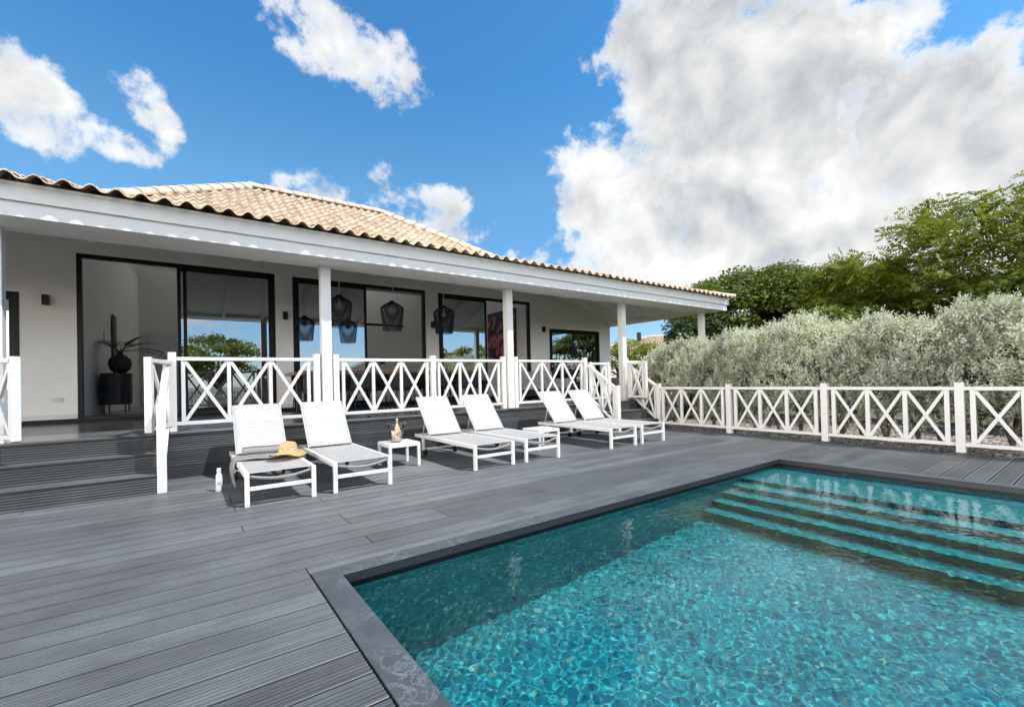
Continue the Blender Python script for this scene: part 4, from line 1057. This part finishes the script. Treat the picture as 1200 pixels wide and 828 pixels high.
o = MB(); o.box((0, -.08, -.12), (.03, .08, .12)); o = o.build('wall_switch_panel', M['black'], bevel=.004, loc=(-1.50, 13.62, 2.46)); tag(o, 'small black box lamp on the inner wall above the sideboard', 'lamp')

# ================================================================== VEGETATION
def trunk(parent, pts, r0, r1, branches, name='trunk'):
    mb = MB(); n = len(pts); mb.tube(pts, [r0+(r1-r0)*k/(n-1) for k in range(n)], 10)
    for (a, b, ra, rb) in branches:
        a = Vector(a); b = Vector(b); mid = (a+b)/2+Vector((random.uniform(-.2,.2), random.uniform(-.2,.2), (b-a).length*.08)); mb.tube([a, mid, b], [ra, (ra+rb)/2, rb], 7)
    return mb.build(name, M['bark'], parent, smooth=True)
def clump_tree(name, label, cat, base, rad, ztop, zlow, m, nclump, nleaf, size, seed, flat=.75, group='trees beyond the garden'):
    r = np.random.default_rng(seed); o = thing(name, label, cat, base, group=group)
    h = ztop-base[2]; cz_ = (ztop+zlow)/2-base[2]; rz = (ztop-zlow)/2
    cs = []
    while len(cs) < nclump:
        p = r.uniform(-1, 1, 3); q = np.linalg.norm(p)
        if q > 1 or q < .35 or (p[2] < -.55 and r.random() < .7): continue
        p = p/q*(q**.45)*.86; cs.append(p*np.array([rad, rad, rz])+np.array([0, 0, cz_]))
    cs = np.array(cs); P = []; T = []; NR = []
    for c in cs:
        k = int(nleaf/nclump*r.uniform(.6, 1.4)); cr = rad*r.uniform(.17, .30)
        d = unit(r.normal(size=(k, 3))); d[:, 2] = np.abs(d[:, 2])*.9-.25*(r.random(k) < .4)
        P.append(c+d*(r.random((k, 1))**.35)*cr*np.array([1, 1, flat])); T.append(np.clip(r.normal(.5, .13)+r.normal(0, .2, k), 0, 1)); NR.append(unit(d*.6+np.array([0, 0, .7])+r.normal(0, .45, (k, 3))))
    P = np.concatenate(P); T = np.concatenate(T); NR = np.concatenate(NR); n = len(P)
    DV = np.cross(NR, r.normal(size=(n, 3))); s = size*r.uniform(.6, 1.3, n)
    np_mesh('crown', leaves(P, DV, NR, s, s*.62), 4, m, o, T)
    br = []
    for c in cs[:: max(1, nclump//16)]: br.append(((0, 0, h*.28), tuple(c), rad*.035, rad*.008))
    trunk(o, [(0, 0, 0), (.05*rad, 0, h*.15), (0, .03*rad, h*.32), (0.02, 0, h*.6)], rad*.075, rad*.03, br)
    return o
def feather_tree(name, label, base, rad, ztop, zlow, m, nspray, seed, size=.16, group='trees beyond the garden'):
    r = np.random.default_rng(seed); o = thing(name, label, 'tree', base, group=group)
    h = ztop-base[2]
    # layered, umbrella-like limbs with flat fronds of many leaflets
    nb = 46; tips = []
    for k in range(nb):
        a = 2*math.pi*(k*.618)+r.normal(0, .2); f = math.sqrt((k+.5)/nb); rr = rad*f*r.uniform(.8, 1.05); z = zlow-base[2]+(ztop-zlow)*(1-.62*f**2.2)*r.uniform(.25, 1.0); tips.append((rr*math.cos(a), rr*math.sin(a), z))
    tips = np.array(tips); k = r.integers(0, nb, nspray); cpos = tips[k]+r.normal(0, 1, (nspray, 3))*np.array([rad*.115, rad*.115, rad*.075])
    out = unit(cpos*np.array([1, 1, .0])+r.normal(0, .8, (nspray, 3))*np.array([rad*.4, rad*.4, .2])); out[:, 2] += r.normal(.05, .35, nspray)
    tn = np.clip(.5+r.normal(0, .2, nspray)+.25*(cpos[:, 2]/h-.6), 0, 1)
    P = []; DV = []; NR = []; T = []; S_ = []
    NL = 6
    up = unit(np.array([0, 0, .9])+r.normal(0, .48, (nspray, 3)))
    side = unit(np.cross(out, up))
    Lf = r.uniform(.45, .85, nspray)
    for j in range(NL):
        q = (j+.5)/NL; c = cpos+out*(q*Lf)[:, None]-np.array([0, 0, 1])*(q*q*.22*Lf)[:, None]
        for sg in (-1, 1):
            P.append(c); DV.append(side*sg+out*.45+r.normal(0, .12, (nspray, 3))-np.array([0, 0, .15])); NR.append(up+r.normal(0, .15, (nspray, 3))); T.append(np.clip(tn+r.normal(0, .08, nspray), 0, 1)); S_.append(size*np.sin(math.pi*(.15+.75*q))*np.ones(nspray)*r.uniform(.85, 1.15, nspray))
    P = np.concatenate(P); DV = np.concatenate(DV); NR = np.concatenate(NR); T = np.concatenate(T); S_ = np.concatenate(S_)
    np_mesh('crown', leaves(P, DV, NR, S_, S_*.42), 4, m, o, T)
    br = [((0, 0, h*.22+.1*(q % 3)), tuple(tp*np.array([.95, .95, .96])), rad*.017, rad*.005) for q, tp in enumerate(tips) if q % 2]
    trunk(o, [(0, 0, 0), (.1, .1, h*.14), (0, 0, h*.3), (.1, 0, h*.5)], rad*.07, rad*.03, br)
    return o
feather_tree('feathery_tree', 'tall feathery light green tree at the right behind the hedge', (28.4, 4.1, -.1), 5.6, 8.45, 3.0, M['leaf_feather'], 6000, 11, .25)
feather_tree('feathery_tree', 'lower feathery green tree between the round tree and the tall one', (25.0, 7.3, -.1), 2.3, 6.7, 2.2, M['leaf_feather'], 2600, 12, .22)
clump_tree('round_tree', 'dense rounded dark green tree behind the porch roof corner', 'tree', (26.8, 12.9, -.1), 4.7, 7.25, 1.6, M['leaf_round'], 170, 75000, .21, 21)
clump_tree('round_tree', 'dark tree half hidden under the porch eave', 'tree', (21.7, 13.2, -.1), 1.8, 4.5, 1.0, M['leaf_dark'], 50, 9000, .18, 22)
clump_tree('distant_tree', 'small far dark treetop peeking over the roof edge', 'tree', (31, 19.5, -.1), 2.2, 7.85, 3.5, M['leaf_dark'], 40, 5000, .24, 23)
clump_tree('green_shrub', 'bright yellow green shrub behind the far porch column', 'shrub', (16.2, 13.4, .2), 1.9, 3.05, .6, M['leaf_bright'], 60, 9000, .11, 24, group='shrubs beside the villa')
clump_tree('green_shrub', 'bright yellow green shrub beneath the neighbouring tiled roof', 'shrub', (18.2, 11.2, .2), 1.8, 2.9, .6, M['leaf_bright'], 60, 9000, .11, 25, group='shrubs beside the villa')
clump_tree('round_tree', 'green tree behind the hedge at the right frame edge', 'tree', (22.5, 1.0, -.1), 2.6, 4.6, 1.4, M['leaf_round'], 50, 9000, .2, 27)
for k, (yy_, h_) in enumerate(((-4.5, 2.3), (-1.6, 2.2), (1.4, 2.3), (4.4, 2.2), (7.4, 2.1))):
    clump_tree('dark_shrub', ['dark shrub behind the silver hedge, cut by the right frame edge', 'dark shrub behind the silver hedge beside the last fence post', 'dark shrub behind the silver hedge in line with the second fence post', 'dark shrub behind the middle of the silver hedge', 'dark shrub behind the thin far end of the silver hedge'][k], 'shrub', (14.2, yy_, -.1), 2.0, h_, -.1, M['leaf_dark'], 45, 6000, .17, 50+k, group='shrubs behind the hedge')
clump_tree('round_tree', 'low dark tree behind the middle of the silver hedge', 'tree', (21.0, 6.8, -.1), 2.6, 4.0, .8, M['leaf_round'], 50, 9000, .2, 28)
# silver hedge
def hedge():
    r = np.random.default_rng(5); o = thing('silver_hedge', 'tall clipped silvery grey hedge behind the white fence', 'hedge', (10.7, 3.0, -.05))
    P = []; DV = []; NR = []; T = []; S_ = []
    ns = 17000
    y = r.uniform(-5.2, 5.1, ns)                 # local, world y = 3 + y
    wy = y+3
    top = np.where(wy < 5.6, 2.17, 2.17-(wy-5.6)*.17)+.09*np.sin(wy*1.9)+.09*np.sin(wy*4.7+1)+.06*np.sin(wy*11+2)+r.normal(0, .07, ns)
    top = np.where(wy > 7.6, top-(wy-7.6)*1.3, top)
    a = r.random(ns); z0 = r.random(ns)*2
    # position on the section outline: front face, top, with depth
    fx = -.80+.12*np.sin(wy*2.3)+.10*np.sin(wy*6.1+z0*3.0)+.07*np.sin(wy*9.7+z0*6); bx = .95
    isf = a < .62
    z = np.where(isf, .12+(top-.12)*(z0/2)**.75, top-r.random(ns)*.25)
    round_ = .35*np.clip((z-top+.5)/.5, 0, 1)**2
    x = np.where(isf, fx+round_+np.abs(r.normal(0, .30, ns))+.18*(z < .55), r.uniform(fx+.3, bx, ns))
    low = z < .6
    pocket = (np.sin(wy*5.3+z0*4.1)+np.sin(wy*8.9-z0*5.7+2)+np.sin(wy*2.1+z0*8.3+1)) < -1.35
    keep = ~(low & (r.random(ns) < .55)) & ~(pocket & (r.random(ns) < .8) & isf)
    wyk = wy[keep]; z0k = z0[keep]
    x, y, z, top, isf = x[keep], y[keep], z[keep], top[keep], isf[keep]; ns = len(x)
    stem = unit(np.stack([-np.where(isf, .55, .05)+r.normal(0, .35, ns), r.normal(0, .4, ns), .85+r.normal(0, .2, ns)], 1))
    tn = np.clip(r.normal(.48, .17, ns)+.16*np.sin(wyk*4.3+z0k*3.1)+.12*np.sin(wyk*1.7+1)+.10*(z0k-1), 0, 1)
    c0 = np.stack([x, y, z], 1)
    NL = 13
    for j in range(NL):
        q = j/NL; c = c0+stem*(q*.20)+r.normal(0, .012, (ns, 3)); ang = j*2.4+r.random(ns)*.6
        e1 = unit(np.cross(stem, np.array([.3, .2, .9])+r.normal(0, .1, (ns, 3)))); e2 = np.cross(stem, e1)
        rad = e1*np.cos(ang)[:, None]+e2*np.sin(ang)[:, None]
        P.append(c); DV.append(rad*.8+stem*(.35+.5*q)); NR.append(stem-rad*.3+r.normal(0, .12, (ns, 3))); T.append(np.clip(tn+.10*q+r.normal(0, .12, ns), 0, 1)); S_.append(.068*r.uniform(.7, 1.25, ns)*(1.1-.45*q))
    P = np.concatenate(P); DV = np.concatenate(DV); NR = np.concatenate(NR); T = np.concatenate(T); S_ = np.concatenate(S_)
    np_mesh('foliage', leaves(P, DV, NR, S_, S_*.42), 4, M['leaf_silver'], o, T)
    mb = MB(); rr = random.Random(8)
    for k in range(26):
        yy = -5+k*.40; bx_ = rr.uniform(-.1, .5)
        for j in range(5):
            tx, ty, tz = bx_+rr.uniform(-.6, .5), yy+rr.uniform(-.5, .5), rr.uniform(1.2, 2.1); mb.tube([(bx_, yy, 0), ((bx_+tx)/2+rr.uniform(-.1,.1), (yy+ty)/2+rr.uniform(-.1,.1), tz*.55), (tx, ty, tz)], [.028, .018, .007], 6)
    mb.build('stems', M['bark'], o)
hedge()
# litter of small pale leaves on the deck and under the fence
r5 = np.random.default_rng(77); n = 150
lx = np.where(r5.random(n) < .75, 9.42-np.abs(r5.normal(0, .45, n)), r5.uniform(-3, 9, n)); ly = r5.uniform(-2, 6.7, n)
bad = (lx > XL-.2) & (lx < XR+.2) & (ly < YB+.2); ly = np.where(bad, r5.uniform(3.5, 6.5, n), ly)
P5 = np.stack([lx, ly, np.full(n, .006)], 1); d5 = rdir(n, r5); d5[:, 2] *= .12
tag(np_mesh('leaf_litter', leaves(P5, d5, np.array([[0, 0, 1.]])+r5.normal(0, .15, (n, 3)), r5.uniform(.015, .04, n), r5.uniform(.008, .016, n)), 4, M['leaf_litter'], None, r5.random(n)), 'small pale fallen leaves scattered over the deck boards along the fence', 'leaf litter', kind='stuff')
# garden beyond the far porch end
mb = MB(); mb.box((14.6, 12.4, -.12), (30, 13.1, 1.25)); w_ = mb.build('garden_wall', M['stonewall'], bevel=.03); tag(w_, 'low rough grey stone wall beyond the far porch end', 'wall')
mb = MB(); mb.grid(lambda u, v: (13.7+u*14, 8.4+v*4, -.10+.03*math.sin(u*20+v*7)), 20, 10); tag(mb.build('lawn', M['grass']), kind='structure')
# neighbouring house with tiled roof
def house(label, cx_, cy_, rz, w, d, hwall, slope, chimney=False, om=.5):
    o = thing('neighbour_house', label, 'house', (cx_, cy_, -.1), rz, group='neighbouring houses')
    mb = MB(); mb.box((-w/2, -d/2, 0), (w/2, d/2, hwall)); mb.build('wall', M['plaster'], o)
    class LB(MB): pass
    mb = MB(); run = d/2+om
    x0, x1, y0 = -w/2-om, w/2+om, -d/2-om
    z0 = hwall-.05
    mb.add([(x0,y0,z0),(x1,y0,z0),(x1,-y0,z0),(x0,-y0,z0),(x0+run,0,z0+slope*run),(x1-run,0,z0+slope*run)], [(0,1,5,4),(1,2,5),(2,3,4,5),(3,0,4),(3,2,1,0)]); mb.build('roof_deck', M['white'], o)
    mb = MB()
    tiled_plane(mb, x0, x1, y0, z0, slope, run, 1, clipL=lambda v: v, clipR=lambda v: v, pitch=.26, course=.36, amp=.06)
    tiled_plane(mb, x0, x1, -y0, z0, slope, run, -1, clipL=lambda v: v, clipR=lambda v: v, pitch=.26, course=.36, amp=.06)
    tiled_plane(mb, y0, -y0, x1, z0, slope, run, 1, clipL=lambda v: v, clipR=lambda v: v, pitch=.26, course=.36, amp=.06, axis='y')
    tiled_plane(mb, y0, -y0, x0, z0, slope, run, -1, clipL=lambda v: v, clipR=lambda v: v, pitch=.26, course=.36, amp=.06, axis='y')
    mb.build('roof', M['rooftile'], o, smooth=True)
    mb = MB(); caps(mb, (x0, y0, z0+.05), (x0+run, 0, z0+slope*run+.05)); caps(mb, (x1, y0, z0+.05), (x1-run, 0, z0+slope*run+.05)); caps(mb, (x0+run, 0, z0+slope*run+.05), (x1-run, 0, z0+slope*run+.05))
    caps(mb, (x0, -y0, z0+.05), (x0+run, 0, z0+slope*run+.05)); caps(mb, (x1, -y0, z0+.05), (x1-run, 0, z0+slope*run+.05)); mb.build('ridge', M['ridge'], o, smooth=True)
    for k in range(3):
        xx = -w/2+w*(k+.5)/3; f = thing('window', None, None); f.parent = o
        for sg in (-1, 1):
            mb = MB(); mb.box((xx-.6, sg*(d/2+.01)-.02, 1.0), (xx+.6, sg*(d/2+.01)+.02, 2.2)); mb.build('window_frame', M['white'], f, bevel=.01)
            mb = MB(); mb.box((xx-.53, sg*(d/2+.032)-.004, 1.07), (xx+.53, sg*(d/2+.032)+.004, 2.13)); mb.build('window_pane', M['black'], f)
    if chimney: mb = MB(); mb.box((-3.3, -2.1, hwall+.4), (-2.95, -1.75, hwall+1.6)); mb.build('chimney', M['black'], o)
    return o
house('neighbouring house with pale tiled roof seen under the porch eave', 36.5, 24.5, R(-58), 13, 8, 3.75, .30, True)
# ---- behind the camera (seen mirrored in the glass doors)
house('neighbouring tiled house behind the pool, mirrored in the second door', 16.5, -15.5, R(10), 11, 8.5, 2.3, .45)
clump_tree('round_tree', 'round yellow green tree mirrored in the first glass door', 'tree', (1.6, -9.2, -.1), 2.5, 4.3, 1.5, M['leaf_bright'], 70, 9000, .17, 31, group='trees behind the pool')
for k, (x, y, r_, h_) in enumerate(((13.2, -3.6, 1.7, 3.6), (16.8, -4.5, 2.0, 3.9), (20.4, -3.0, 2.0, 3.6), (24.5, -4.4, 2.4, 4.6))):
    clump_tree('round_tree', ['low green tree mirrored at the left of the third door', 'green tree mirrored in the middle of the third door', 'green tree mirrored at the right of the third door', 'green tree mirrored in the small window'][k], 'tree', (x, y, -.1), r_, h_, .6, M['leaf_round'] if k != 1 else M['leaf_bright'], 45, 5500, .18, 40+k, group='trees behind the pool')
f2 = thing('rear_fence', 'white cross braced fence behind the pool, mirrored in the glass', 'fence', (0, -4.9, 0))
xs_ = [-9+1.85*k for k in range(11)]
for x in xs_: post(f2, x, 0, 0, 1.06, .1)
for a, b in zip(xs_[:-1], xs_[1:]): panel(f2, (a+.05, 0), (b-.05, 0), 1.0, 1.0, .095, .095, 3, inset=.08, name='fence_panel')
